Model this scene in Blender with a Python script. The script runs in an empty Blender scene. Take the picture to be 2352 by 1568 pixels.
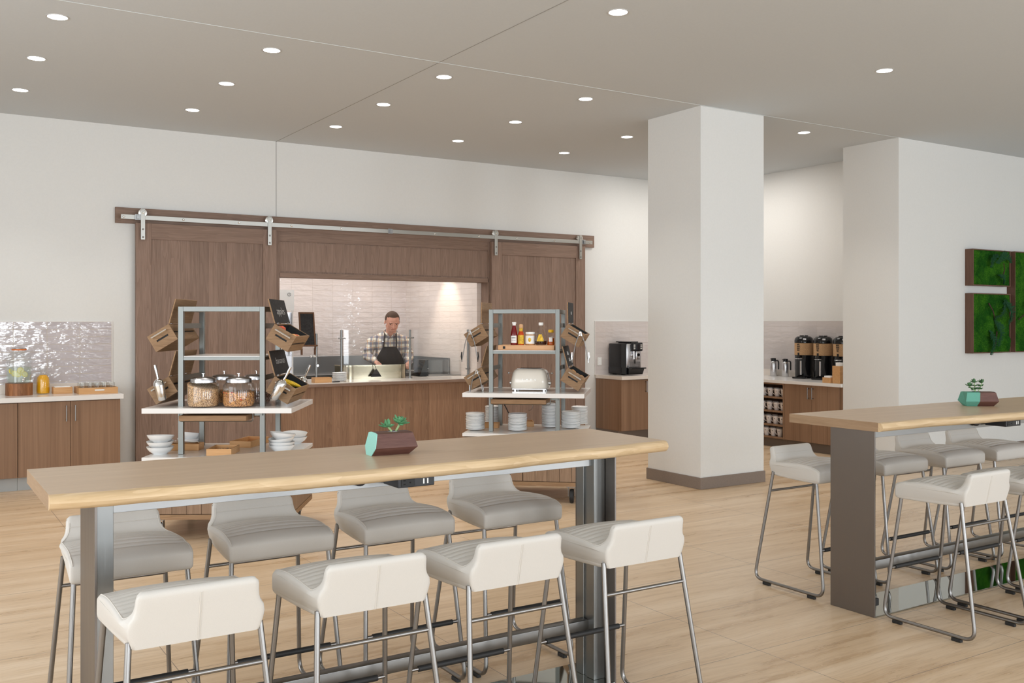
import bpy, bmesh, math, random
from mathutils import Vector, Matrix, noise
from mathutils.geometry import tessellate_polygon
random.seed(7)
PI = math.pi
SC = bpy.context.scene
COL = SC.collection

# ------------------------------------------------------------------ camera, sky, light, exposure
cd = bpy.data.cameras.new('camera'); cam = bpy.data.objects.new('camera', cd); COL.objects.link(cam)
cam.location = (0, 0, 1.6); cam.rotation_euler = (PI/2, 0, -math.radians(32.366))
cd.sensor_width = 36; cd.lens = 2211.45/2352*36; cd.shift_y = -42/2352; cd.clip_start = .05; cd.clip_end = 100
SC.camera = cam
W = bpy.data.worlds.new('sky'); SC.world = W; W.use_nodes = True
W.node_tree.nodes['Background'].inputs[0].default_value = (.86, .93, 1, 1)
W.node_tree.nodes['Background'].inputs[1].default_value = 1.3
SC.view_settings.view_transform = 'Standard'; SC.view_settings.look = 'None'
SC.view_settings.gamma = 1; SC.view_settings.use_curve_mapping = False
SC.view_settings.exposure = 0.13
SC.cycles.use_denoising = True
SC.cycles.max_bounces = 8; SC.cycles.diffuse_bounces = 5; SC.cycles.glossy_bounces = 4
SC.cycles.transmission_bounces = 8; SC.cycles.transparent_max_bounces = 12
SC.cycles.sample_clamp_indirect = 6; SC.cycles.caustics_reflective = False; SC.cycles.caustics_refractive = False

def area(name, loc, rot, sx, sy, power, color=(1, 1, 1), parent=None, spread=PI):
    l = bpy.data.lights.new(name, 'AREA'); l.shape = 'RECTANGLE'; l.size = sx; l.size_y = sy
    l.energy = power; l.color = color; l.spread = spread
    o = bpy.data.objects.new(name, l); COL.objects.link(o); o.location = loc; o.rotation_euler = rot
    if parent: o.parent = parent
    return o
CEIL = 3.695
# daylight through the glazed front of the room, behind the camera
for k in range(5):
    area('daylight', (-1.3+3.1*k, -4.25, 1.75), (PI/2, 0, 0), 1.5, 2.7, 100, (.90, .95, 1))
# daylight through the left-hand window bays
for k in range(2):
    area('daylight', (-3.25, 1.2+4.2*k, 1.8), (PI/2, 0, -PI/2), 3.4, 3.0, 90, (.95, .975, 1))

# ------------------------------------------------------------------ materials
def mat(name, base=(.8, .8, .8), rough=.5, metal=0, spec=.5, trans=0, emis=None, estr=0, ior=1.45, coat=0):
    m = bpy.data.materials.new(name); m.use_nodes = True
    p = m.node_tree.nodes['Principled BSDF']
    p.inputs['Base Color'].default_value = (*base, 1); p.inputs['Roughness'].default_value = rough
    p.inputs['Metallic'].default_value = metal; p.inputs['Specular IOR Level'].default_value = spec
    p.inputs['Transmission Weight'].default_value = trans; p.inputs['IOR'].default_value = ior
    p.inputs['Coat Weight'].default_value = coat
    if emis: p.inputs['Emission Color'].default_value = (*emis, 1); p.inputs['Emission Strength'].default_value = estr
    return m
def N(m, t, **kw):
    n = m.node_tree.nodes.new(t)
    for k, v in kw.items():
        if k in n.inputs: n.inputs[k].default_value = v
        else: setattr(n, k, v)
    return n
def L(m, a, b): m.node_tree.links.new(a, b)
def ramp(m, stops):
    r = m.node_tree.nodes.new('ShaderNodeValToRGB'); e = r.color_ramp.elements
    e[0].position, e[0].color = stops[0][0], (*stops[0][1], 1)
    e[1].position, e[1].color = stops[-1][0], (*stops[-1][1], 1)
    for p, c in stops[1:-1]:
        q = e.new(p); q.color = (*c, 1)
    return r
def grained(name, base, var=.06, scale=220, rough=.85, bump=0, spec=.3):   # paint, leather, fabric: fine mottling
    m = mat(name, base, rough, spec=spec); p = m.node_tree.nodes['Principled BSDF']
    tc = N(m, 'ShaderNodeTexCoord'); n = N(m, 'ShaderNodeTexNoise', Scale=scale, Detail=3.0)
    L(m, tc.outputs['Object'], n.inputs['Vector'])
    r = ramp(m, [(.3, tuple(c*(1-var) for c in base)), (.7, tuple(min(1, c*(1+var)) for c in base))])
    L(m, n.outputs['Fac'], r.inputs['Fac']); L(m, r.outputs['Color'], p.inputs['Base Color'])
    if bump:
        b = N(m, 'ShaderNodeBump', Strength=bump, Distance=.002); L(m, n.outputs['Fac'], b.inputs['Height']); L(m, b.outputs['Normal'], p.inputs['Normal'])
    return m
def wood(name, c0, c1, axis=2, across=26, along=1.2, rough=.5, rings=True, tone=.10, spec=.35, contrast=1.0, bump=.12):
    m = mat(name, c0, rough, spec=spec); p = m.node_tree.nodes['Principled BSDF']
    tc = N(m, 'ShaderNodeTexCoord'); geo = N(m, 'ShaderNodeNewGeometry')
    off = N(m, 'ShaderNodeVectorMath', operation='SCALE'); off.inputs[0].default_value = (7.3, 11.1, 5.7)
    L(m, geo.outputs['Random Per Island'], off.inputs['Scale'])
    add = N(m, 'ShaderNodeVectorMath', operation='ADD'); L(m, tc.outputs['Object'], add.inputs[0]); L(m, off.outputs['Vector'], add.inputs[1])
    s = [across]*3; s[axis] = along
    mp = N(m, 'ShaderNodeMapping'); mp.inputs['Scale'].default_value = s; L(m, add.outputs['Vector'], mp.inputs['Vector'])
    n1 = N(m, 'ShaderNodeTexNoise', Scale=1.0, Detail=5.0, Roughness=.6); L(m, mp.outputs['Vector'], n1.inputs['Vector'])
    s2 = [across*7]*3; s2[axis] = along*5
    mp2 = N(m, 'ShaderNodeMapping'); mp2.inputs['Scale'].default_value = s2; L(m, add.outputs['Vector'], mp2.inputs['Vector'])
    n2 = N(m, 'ShaderNodeTexNoise', Scale=1.0, Detail=2.0); L(m, mp2.outputs['Vector'], n2.inputs['Vector'])
    fac = N(m, 'ShaderNodeMix', data_type='FLOAT'); fac.inputs[0].default_value = .35
    if rings:                                                # cathedral figure: contour bands of a slow noise
        s3 = [across*.55]*3; s3[axis] = along*.55
        mp3 = N(m, 'ShaderNodeMapping'); mp3.inputs['Scale'].default_value = s3; L(m, add.outputs['Vector'], mp3.inputs['Vector'])
        n3 = N(m, 'ShaderNodeTexNoise', Scale=1.0, Detail=1.0); L(m, mp3.outputs['Vector'], n3.inputs['Vector'])
        mu = N(m, 'ShaderNodeMath', operation='MULTIPLY'); mu.inputs[1].default_value = 9; L(m, n3.outputs['Fac'], mu.inputs[0])
        fr = N(m, 'ShaderNodeMath', operation='FRACT'); L(m, mu.outputs[0], fr.inputs[0])
        mx = N(m, 'ShaderNodeMix', data_type='FLOAT'); mx.inputs[0].default_value = .24
        L(m, n1.outputs['Fac'], mx.inputs[2]); L(m, fr.outputs[0], mx.inputs[3]); src = mx.outputs[0]
    else: src = n1.outputs['Fac']
    L(m, src, fac.inputs[2]); L(m, n2.outputs['Fac'], fac.inputs[3])
    k = .22/contrast
    r = ramp(m, [(.5-k, c0), (.5+k, c1)]); L(m, fac.outputs[0], r.inputs['Fac'])
    hv = N(m, 'ShaderNodeHueSaturation'); L(m, r.outputs['Color'], hv.inputs['Color'])
    mr = N(m, 'ShaderNodeMapRange'); mr.inputs['To Min'].default_value = 1-tone; mr.inputs['To Max'].default_value = 1+tone
    L(m, geo.outputs['Random Per Island'], mr.inputs['Value']); L(m, mr.outputs['Result'], hv.inputs['Value'])
    L(m, hv.outputs['Color'], p.inputs['Base Color'])
    if bump:
        b = N(m, 'ShaderNodeBump', Strength=bump, Distance=.002); L(m, fac.outputs[0], b.inputs['Height']); L(m, b.outputs['Normal'], p.inputs['Normal'])
    return m
def tile(name, base, grout, w, h, axes=(0, 2), off=(0, 0), rough=.07, wavy=.35, mortar=.0016, nscale=9, var=.04):
    m = mat(name, base, rough, spec=.9, ior=1.6); p = m.node_tree.nodes['Principled BSDF']
    tc = N(m, 'ShaderNodeTexCoord'); sp = N(m, 'ShaderNodeSeparateXYZ'); L(m, tc.outputs['Object'], sp.inputs[0])
    cb = N(m, 'ShaderNodeCombineXYZ'); L(m, sp.outputs[axes[0]], cb.inputs[0]); L(m, sp.outputs[axes[1]], cb.inputs[1])
    ad = N(m, 'ShaderNodeVectorMath', operation='ADD'); ad.inputs[1].default_value = (off[0], off[1], 0); L(m, cb.outputs[0], ad.inputs[0])
    b = N(m, 'ShaderNodeTexBrick'); b.offset = 0; b.squash = 1
    for k, v in (('Scale', 1), ('Mortar Size', mortar), ('Mortar Smooth', .1), ('Brick Width', w), ('Row Height', h)): b.inputs[k].default_value = v
    b.inputs['Color1'].default_value = (*[c*(1-var) for c in base], 1); b.inputs['Color2'].default_value = (*[min(1, c*(1+var)) for c in base], 1)
    b.inputs['Mortar'].default_value = (*grout, 1)
    L(m, ad.outputs[0], b.inputs['Vector']); L(m, b.outputs['Color'], p.inputs['Base Color'])
    mr = N(m, 'ShaderNodeMapRange'); mr.inputs['To Min'].default_value = rough; mr.inputs['To Max'].default_value = .7
    L(m, b.outputs['Fac'], mr.inputs['Value']); L(m, mr.outputs[0], p.inputs['Roughness'])
    n = N(m, 'ShaderNodeTexNoise', Scale=nscale, Detail=2.5); L(m, b.outputs['Color'], n.inputs['Vector'])
    mp = N(m, 'ShaderNodeMapping'); mp.inputs['Scale'].default_value = (1, 2.4, 1); L(m, ad.outputs[0], mp.inputs['Vector']); L(m, mp.outputs[0], n.inputs['Vector'])
    b1 = N(m, 'ShaderNodeBump', Strength=wavy, Distance=.02); L(m, n.outputs['Fac'], b1.inputs['Height'])
    b2 = N(m, 'ShaderNodeBump', Strength=.5, Distance=.002, invert=True); L(m, b.outputs['Fac'], b2.inputs['Height']); L(m, b1.outputs[0], b2.inputs['Normal'])
    L(m, b2.outputs[0], p.inputs['Normal'])
    return m
def brushed(name, base, rough=.3, axis=0, s=(300, 4), var=.12):
    m = mat(name, base, rough, metal=1); p = m.node_tree.nodes['Principled BSDF']
    tc = N(m, 'ShaderNodeTexCoord'); mp = N(m, 'ShaderNodeMapping'); v = [s[0]]*3; v[axis] = s[1]; mp.inputs['Scale'].default_value = v
    L(m, tc.outputs['Object'], mp.inputs['Vector']); n = N(m, 'ShaderNodeTexNoise', Scale=1.0, Detail=2.0); L(m, mp.outputs[0], n.inputs['Vector'])
    mr = N(m, 'ShaderNodeMapRange'); mr.inputs['To Min'].default_value = rough*(1-var*2); mr.inputs['To Max'].default_value = rough*(1+var*2)
    L(m, n.outputs['Fac'], mr.inputs['Value']); L(m, mr.outputs[0], p.inputs['Roughness'])
    return m

M = {}
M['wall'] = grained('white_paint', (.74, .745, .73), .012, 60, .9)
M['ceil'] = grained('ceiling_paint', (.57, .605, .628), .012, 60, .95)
M['joint'] = mat('joint_shadow', (.30, .30, .29), .9)
M['jointl'] = mat('joint_bead', (.62, .655, .66), .8)
M['base'] = grained('taupe_baseboard', (.235, .19, .16), .05, 90, .5)
M['panel'] = wood('oak_panel', (.175, .112, .082), (.295, .203, .158), 2, 24, 1.5, .55, True, .10)
M['panelh'] = wood('oak_rail', (.175, .112, .082), (.28, .192, .148), 0, 24, 1.5, .55, True, .05)
M['panelw'] = wood('oak_counter_front', (.205, .112, .068), (.35, .215, .135), 2, 24, 1.5, .55, True, .10)
M['lam'] = wood('laminate_door', (.165, .092, .052), (.335, .205, .128), 2, 11, .25, .45, False, .05, contrast=.9, bump=0)
M['lamy'] = wood('laminate_side', (.165, .092, .052), (.335, .205, .128), 2, 11, .25, .45, False, .05, contrast=.9, bump=0)
M['crate'] = wood('crate_wood', (.20, .115, .058), (.36, .225, .125), 1, 30, 2.5, .6, True, .10)
M['cratex'] = wood('crate_slat', (.20, .115, .058), (.36, .225, .125), 0, 30, 2.5, .6, True, .12)
M['bamboo'] = wood('bamboo', (.52, .27, .105), (.68, .40, .19), 0, 60, 3, .45, False, .06)
M['board'] = wood('beech_board', (.58, .32, .16), (.72, .43, .24), 0, 30, 2, .5, False, .04)
M['table'] = wood('table_oak', (.50, .35, .225), (.65, .485, .335), 0, 30, 1.1, .32, False, .02, spec=.5, contrast=.8, bump=.04)
M['edge'] = wood('live_edge', (.47, .32, .165), (.70, .53, .335), 0, 22, 1.6, .4, True, .02, spec=.5, contrast=.8, bump=.06)
M['endg'] = wood('table_end', (.26, .165, .095), (.38, .26, .16), 1, 40, 3, .5, False, .02, contrast=.8)
M['acacia'] = wood('acacia_slats', (.20, .075, .03), (.42, .19, .085), 2, 25, 2, .45, True, .25)
M['walnut'] = wood('walnut', (.075, .028, .020), (.17, .080, .062), 0, 55, 5, .45, False, .03, contrast=.9)
M['easel'] = wood('dark_easel', (.10, .045, .022), (.17, .085, .045), 2, 40, 3, .5, False)
M['quartz'] = mat('white_quartz', (.78, .765, .745), .16, spec=.5)
M['quartzw'] = mat('warm_quartz', (.76, .70, .64), .16, spec=.5)
M['steel'] = brushed('brushed_steel', (.27, .275, .27), .36, 2)
M['steelx'] = brushed('brushed_steel_horizontal', (.33, .335, .335), .34, 0)
M['cartsteel'] = brushed('cart_steel', (.215, .225, .215), .38, 2)
M['tube'] = mat('nickel_tube', (.26, .25, .24), .34, metal=1)
M['chrome'] = mat('chrome', (.80, .80, .80), .08, metal=1)
M['mirror'] = mat('polished_plate', (.36, .37, .34), .03, metal=1)
M['rail'] = brushed('rail_steel', (.20, .195, .185), .36, 0)
M['legpanel'] = brushed('bronze_steel', (.20, .18, .165), .38, 2)
M['track'] = brushed('track_steel', (.42, .41, .38), .36, 0)
M['bolt'] = mat('bolt_steel', (.75, .74, .70), .25, metal=1)
M['leather'] = grained('ivory_leather', (.555, .53, .49), .025, 500, .5, .05, .4)
M['piping'] = grained('ivory_piping', (.58, .545, .495), .02, 500, .6)
M['black'] = mat('black_plastic', (.012, .012, .014), .35)
M['gloss'] = mat('gloss_black', (.008, .008, .009), .12)
M['rubber'] = mat('black_rubber', (.015, .015, .015), .6)
M['dark'] = mat('dark_void', (.006, .005, .005), .9)
M['chalk'] = grained('chalkboard', (.028, .027, .028), .3, 40, .7)
M['chalkw'] = mat('chalk_writing', (.75, .75, .73), .9)
M['china'] = mat('white_china', (.80, .81, .81), .16, spec=.5)
M['mug'] = mat('white_mug', (.80, .74, .71), .2, spec=.5)
M['mint'] = grained('mint_paint', (.30, .60, .52), .05, 300, .7)
M['teal'] = grained('teal_paint', (.12, .34, .26), .05, 300, .7)
M['soil'] = grained('soil', (.03, .02, .02), .5, 300, .9)
M['leaf'] = grained('succulent_leaf', (.10, .27, .13), .25, 40, .45)
M['leafd'] = grained('jade_leaf', (.065, .15, .065), .3, 60, .45)
M['stem'] = grained('plant_stem', (.30, .42, .20), .2, 60, .6)
def thin_glass(name, tint=(.992, .997, .995), gloss=1.0, body=0, bcol=(1, 1, 1)):
    m = bpy.data.materials.new(name); m.use_nodes = True; nt = m.node_tree; nt.nodes.remove(nt.nodes['Principled BSDF'])
    tr = nt.nodes.new('ShaderNodeBsdfTransparent'); tr.inputs[0].default_value = (*tint, 1)
    gl = nt.nodes.new('ShaderNodeBsdfGlossy'); gl.inputs['Roughness'].default_value = .02
    fr = nt.nodes.new('ShaderNodeLayerWeight'); fr.inputs[0].default_value = .22
    mx = nt.nodes.new('ShaderNodeMixShader'); out = nt.nodes['Material Output']
    src = tr.outputs[0]
    if body:
        df = nt.nodes.new('ShaderNodeBsdfDiffuse'); df.inputs[0].default_value = (*bcol, 1)
        m2 = nt.nodes.new('ShaderNodeMixShader'); m2.inputs[0].default_value = body
        nt.links.new(tr.outputs[0], m2.inputs[1]); nt.links.new(df.outputs[0], m2.inputs[2]); src = m2.outputs[0]
    pw = nt.nodes.new('ShaderNodeMath'); pw.operation = 'POWER'; pw.inputs[1].default_value = 1.8
    ad = nt.nodes.new('ShaderNodeMath'); ad.operation = 'MULTIPLY_ADD'; ad.inputs[1].default_value = .62; ad.inputs[2].default_value = .035
    mu = nt.nodes.new('ShaderNodeMath'); mu.operation = 'MULTIPLY'; mu.inputs[1].default_value = gloss; nt.links.new(fr.outputs['Facing'], pw.inputs[0]); nt.links.new(pw.outputs[0], ad.inputs[0]); nt.links.new(ad.outputs[0], mu.inputs[0])
    nt.links.new(mu.outputs[0], mx.inputs[0]); nt.links.new(src, mx.inputs[1]); nt.links.new(gl.outputs[0], mx.inputs[2]); nt.links.new(mx.outputs[0], out.inputs[0])
    return m
M['glass'] = thin_glass('clear_glass')
M['water'] = thin_glass('cloudy_water', (.93, .97, .94), .6, .22, (.75, .85, .80))
M['juice'] = mat('orange_juice', (.85, .42, .01), .25, coat=.6)
M['lemon'] = mat('lemon_slice', (.88, .76, .10), .5)
M['lemonf'] = mat('lemon_flesh', (.93, .88, .45), .5)
M['orange'] = mat('seal_ring', (.70, .18, .03), .4)
M['paper'] = mat('white_paper', (.93, .93, .92), .8)
M['skin'] = grained('skin', (.66, .34, .25), .10, 25, .5)
M['lips'] = mat('lips', (.36, .11, .09), .5)
M['hair'] = grained('short_hair', (.075, .045, .030), .4, 300, .8)
M['apron'] = grained('charcoal_apron', (.048, .041, .046), .10, 18, .8)
M['red'] = mat('ketchup', (.18, .006, .008), .15, coat=.5)
M['hot'] = mat('hot_sauce', (.55, .06, .01), .25)
M['yel'] = grained('yellow_label', (.85, .48, .05), .4, 60, .5)
M['honeyc'] = mat('yellow_cap', (.85, .50, .02), .4)
M['honey'] = mat('honey', (.42, .08, .005), .1)
M['syrup'] = mat('syrup', (.035, .008, .006), .1)
M['cream'] = mat('cream_enamel', (.93, .87, .77), .12, coat=.6)
M['kraft'] = grained('kraft_band', (.48, .30, .16), .22, 120, .7)
M['silver'] = brushed('silver_front', (.62, .62, .64), .25, 2)
M['banana'] = grained('banana_peel', (.80, .52, .04), .2, 60, .5)
M['apple'] = grained('apple_skin', (.60, .10, .045), .35, 25, .3)
M['applem'] = grained('apple_yellow', (.80, .40, .14), .3, 25, .3)
M['bread'] = grained('bread_roll', (.52, .27, .11), .25, 60, .8)
M['lens'] = mat('downlight_lens', (1, 1, 1), .5, emis=(1, .98, .94), estr=7)
M['trim'] = mat('downlight_trim', (.55, .55, .54), .4, metal=.3)
M['socket'] = mat('outlet_plate', (.80, .79, .76), .4)
M['grayp'] = mat('grey_plinth', (.42, .44, .44), .45)
M['plinthd'] = mat('dark_plinth', (.16, .125, .10), .5)
M['screen'] = mat('dark_screen', (.02, .02, .025), .1)
M['ink'] = mat('dark_ink', (.03, .03, .03), .8)
M['guard'] = brushed('warm_reflective_steel', (.50, .455, .34), .22, 0)
M['oat'] = None

def cereal(name, cols, sc):
    m = mat(name, cols[0], .8); p = m.node_tree.nodes['Principled BSDF']
    tc = N(m, 'ShaderNodeTexCoord'); v = N(m, 'ShaderNodeTexVoronoi', Scale=sc); L(m, tc.outputs['Object'], v.inputs['Vector'])
    r = ramp(m, [(0, cols[0]), (.42, cols[1]), (.70, cols[2])]); L(m, v.outputs['Distance'], r.inputs['Fac'])
    hv = N(m, 'ShaderNodeHueSaturation'); sp = N(m, 'ShaderNodeSeparateColor'); L(m, v.outputs['Color'], sp.inputs[0])
    mr = N(m, 'ShaderNodeMapRange'); mr.inputs['To Min'].default_value = .75; mr.inputs['To Max'].default_value = 1.25
    L(m, sp.outputs[0], mr.inputs['Value']); L(m, mr.outputs[0], hv.inputs['Value']); L(m, r.outputs[0], hv.inputs['Color']); L(m, hv.outputs[0], p.inputs['Base Color'])
    b = N(m, 'ShaderNodeBump', Strength=.8, Distance=.006, invert=True); L(m, v.outputs['Distance'], b.inputs['Height']); L(m, b.outputs[0], p.inputs['Normal'])
    return m
M['oat'] = cereal('ring_cereal', ((.90, .64, .38), (.82, .53, .29), (.30, .15, .07)), 165)
M['gran'] = cereal('flake_cereal', ((.88, .48, .18), (.75, .36, .12), (.25, .09, .03)), 125)
M['fruity'] = cereal('mixed_cereal', ((.80, .55, .42), (.62, .38, .28), (.2, .1, .08)), 140)

def plaid(name):
    m = mat(name, (.7, .68, .6), .85); p = m.node_tree.nodes['Principled BSDF']
    tc = N(m, 'ShaderNodeTexCoord'); sp = N(m, 'ShaderNodeSeparateXYZ'); L(m, tc.outputs['Object'], sp.inputs[0])
    n = N(m, 'ShaderNodeTexNoise', Scale=7.0, Detail=1.0); L(m, tc.outputs['Object'], n.inputs['Vector'])
    def band(src, per, ph, width):
        a = N(m, 'ShaderNodeMath', operation='MULTIPLY'); a.inputs[1].default_value = 1/per; L(m, src, a.inputs[0])
        w = N(m, 'ShaderNodeMath', operation='MULTIPLY_ADD'); w.inputs[1].default_value = .7; L(m, n.outputs['Fac'], w.inputs[0]); L(m, a.outputs[0], w.inputs[2])
        b = N(m, 'ShaderNodeMath', operation='ADD'); b.inputs[1].default_value = ph; L(m, w.outputs[0], b.inputs[0])
        f = N(m, 'ShaderNodeMath', operation='FRACT'); L(m, b.outputs[0], f.inputs[0])
        g = N(m, 'ShaderNodeMath', operation='LESS_THAN'); g.inputs[1].default_value = width; L(m, f.outputs[0], g.inputs[0])
        return g.outputs[0]
    cur = None
    for axis, per, ph, wd, col, f in ((0, .075, 0, .38, (.13, .12, .17), .72), (2, .08, .2, .42, (.13, .12, .17), .72), (0, .075, .5, .10, (.50, .25, .10), .7), (2, .08, .7, .10, (.45, .24, .12), .7)):
        mx = N(m, 'ShaderNodeMix', data_type='RGBA')
        fm = N(m, 'ShaderNodeMath', operation='MULTIPLY'); fm.inputs[1].default_value = f; L(m, band(sp.outputs[axis], per, ph, wd), fm.inputs[0]); L(m, fm.outputs[0], mx.inputs[0])
        if cur is None: mx.inputs[6].default_value = (.80, .76, .66, 1)
        else: L(m, cur, mx.inputs[6])
        mx.inputs[7].default_value = (*col, 1); cur = mx.outputs[2]
    L(m, cur, p.inputs['Base Color'])
    return m
M['plaid'] = plaid('plaid_flannel')

def floor_mat():
    m = mat('travertine_tile', (.6, .45, .3), .3, spec=.45); p = m.node_tree.nodes['Principled BSDF']
    tc = N(m, 'ShaderNodeTexCoord')
    mp = N(m, 'ShaderNodeMapping'); mp.inputs['Scale'].default_value = (.55, 9, 1); L(m, tc.outputs['Object'], mp.inputs['Vector'])
    wob = N(m, 'ShaderNodeTexNoise', Scale=1.6, Detail=3.0); L(m, tc.outputs['Object'], wob.inputs['Vector'])
    wm = N(m, 'ShaderNodeVectorMath', operation='SCALE'); wm.inputs['Scale'].default_value = 1.1; L(m, wob.outputs['Color'], wm.inputs[0])
    ad = N(m, 'ShaderNodeVectorMath', operation='ADD'); L(m, mp.outputs[0], ad.inputs[0]); L(m, wm.outputs[0], ad.inputs[1])
    n1 = N(m, 'ShaderNodeTexNoise', Scale=1.0, Detail=6.0, Roughness=.62); L(m, ad.outputs[0], n1.inputs['Vector'])
    mp2 = N(m, 'ShaderNodeMapping'); mp2.inputs['Scale'].default_value = (.8, 26, 1); mp2.inputs['Location'].default_value = (3, 5, 0); L(m, ad.outputs[0], mp2.inputs['Vector'])
    mp2.inputs['Scale'].default_value = (1.0, 2.6, 1)
    n2 = N(m, 'ShaderNodeTexNoise', Scale=1.3, Detail=4.0, Roughness=.55); L(m, mp2.outputs[0], n2.inputs['Vector'])
    r1 = ramp(m, [(.30, (.53, .36, .21)), (.47, (.67, .49, .315)), (.68, (.77, .60, .425))]); L(m, n1.outputs['Fac'], r1.inputs['Fac'])
    # thin darker veins where the second noise crosses a level
    s = N(m, 'ShaderNodeMath', operation='SUBTRACT'); s.inputs[1].default_value = .5; L(m, n2.outputs['Fac'], s.inputs[0])
    a = N(m, 'ShaderNodeMath', operation='ABSOLUTE'); L(m, s.outputs[0], a.inputs[0])
    r2 = ramp(m, [(0, (.82, .78, .74)), (.030, (1, 1, 1))]); L(m, a.outputs[0], r2.inputs['Fac'])
    mx = N(m, 'ShaderNodeMix', data_type='RGBA', blend_type='MULTIPLY'); mx.inputs[0].default_value = .75
    L(m, r1.outputs[0], mx.inputs[6]); L(m, r2.outputs[0], mx.inputs[7])
    b = N(m, 'ShaderNodeTexBrick'); b.offset = 0
    for k, v in (('Scale', 1), ('Mortar Size', .0018), ('Mortar Smooth', 0), ('Brick Width', 1.2325), ('Row Height', .611)): b.inputs[k].default_value = v
    o = N(m, 'ShaderNodeVectorMath', operation='ADD'); o.inputs[1].default_value = (-1.078+1.2325*4, 4.0, 0); L(m, tc.outputs['Object'], o.inputs[0]); L(m, o.outputs[0], b.inputs['Vector'])
    mx2 = N(m, 'ShaderNodeMix', data_type='RGBA'); L(m, b.outputs['Fac'], mx2.inputs[0]); L(m, mx.outputs[2], mx2.inputs[6]); mx2.inputs[7].default_value = (.27, .20, .15, 1)
    L(m, mx2.outputs[2], p.inputs['Base Color'])
    mr = N(m, 'ShaderNodeMapRange'); mr.inputs['To Min'].default_value = .22; mr.inputs['To Max'].default_value = .36; L(m, n1.outputs['Fac'], mr.inputs['Value']); L(m, mr.outputs[0], p.inputs['Roughness'])
    return m
M['floor'] = floor_mat()
M['tileL'] = tile('glazed_tile', (.58, .54, .56), (.52, .46, .38), .3085, .0765, (0, 2), (-1.868+3.085, -1.614+.0765*30), .04, .46, .0024, 6.5)
M['tileR'] = tile('glazed_tile_pale', (.64, .58, .555), (.52, .46, .42), .3085, .0765, (0, 2), (-8.251+3.085*3, -1.625+.0765*30), .09, .16)
M['tileA'] = tile('glazed_tile_alcove', (.60, .56, .55), (.46, .42, .39), .3085, .0765, (1, 2), (0, -1.63+.0765*30), .09, .12)
M['tileK'] = tile('kitchen_tile', (.68, .60, .565), (.52, .44, .39), .3085, .0765, (0, 2), (0, 0), .04, .42, .0022, nscale=7)
M['tileS'] = tile('kitchen_tile_side', (.74, .66, .61), (.56, .48, .43), .3085, .0765, (1, 2), (0, 0), .12, .15, .0022)

def moss_mat(name, seed):
    m = mat(name, (.03, .12, .01), .95, spec=.1); p = m.node_tree.nodes['Principled BSDF']
    tc = N(m, 'ShaderNodeTexCoord'); n = N(m, 'ShaderNodeTexNoise', Scale=90.0, Detail=5.0, Roughness=.8); L(m, tc.outputs['Object'], n.inputs['Vector'])
    n2 = N(m, 'ShaderNodeTexNoise', Scale=5.0, Detail=2.0); L(m, tc.outputs['Object'], n2.inputs['Vector'])
    r = ramp(m, [(.30, (.008, .045, .005)), (.50, (.045, .20, .014)), (.72, (.16, .42, .03))]); L(m, n.outputs['Fac'], r.inputs['Fac'])
    r2 = ramp(m, [(.40, (.35, .55, .7)), (.58, (1, 1, 1))]); L(m, n2.outputs['Fac'], r2.inputs['Fac'])
    mx = N(m, 'ShaderNodeMix', data_type='RGBA', blend_type='MULTIPLY'); mx.inputs[0].default_value = 1; L(m, r.outputs[0], mx.inputs[6]); L(m, r2.outputs[0], mx.inputs[7]); L(m, mx.outputs[2], p.inputs['Base Color'])
    b = N(m, 'ShaderNodeBump', Strength=1.0, Distance=.02); L(m, n.outputs['Fac'], b.inputs['Height']); L(m, b.outputs[0], p.inputs['Normal'])
    return m
M['moss'] = moss_mat('preserved_moss', 0)
M['fern'] = grained('dark_fern', (.010, .06, .022), .5, 80, .8)
M['bark'] = grained('bark', (.06, .03, .025), .3, 60, .9)
M['mossframe'] = wood('walnut_frame', (.10, .05, .032), (.17, .09, .06), 2, 40, 3, .5, False)

# ------------------------------------------------------------------ geometry helpers
def BM(): return bmesh.new()
def X(v, mt): return mt @ Vector(v) if mt else Vector(v)
def box(bm, x0, x1, y0, y1, z0, z1, bev=0, mt=None, seg=2):
    c = [(x0, y0, z0), (x1, y0, z0), (x1, y1, z0), (x0, y1, z0), (x0, y0, z1), (x1, y0, z1), (x1, y1, z1), (x0, y1, z1)]
    v = [bm.verts.new(X(p, mt)) for p in c]
    fs = [bm.faces.new([v[i] for i in f]) for f in ((3, 2, 1, 0), (4, 5, 6, 7), (0, 1, 5, 4), (1, 2, 6, 5), (2, 3, 7, 6), (3, 0, 4, 7))]
    if bev:
        es = list({e for f in fs for e in f.edges})
        bmesh.ops.bevel(bm, geom=es, offset=bev, segments=seg, profile=.5, affect='EDGES')
    return bm
def lathe(bm, prof, n=24, mt=None, c=(0, 0), cap=True, ang=2*PI, sy=1):
    rings = []
    for r, z in prof:
        rings.append([bm.verts.new(X((c[0]+r*math.cos(a), c[1]+sy*r*math.sin(a), z), mt)) for a in [ang*k/n for k in range(n)]])
    for a, b in zip(rings, rings[1:]):
        for k in range(n):
            bm.faces.new((a[k], a[(k+1) % n], b[(k+1) % n], b[k]))
    if cap:
        bm.faces.new(rings[0][::-1]); bm.faces.new(rings[-1])
    return bm
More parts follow.
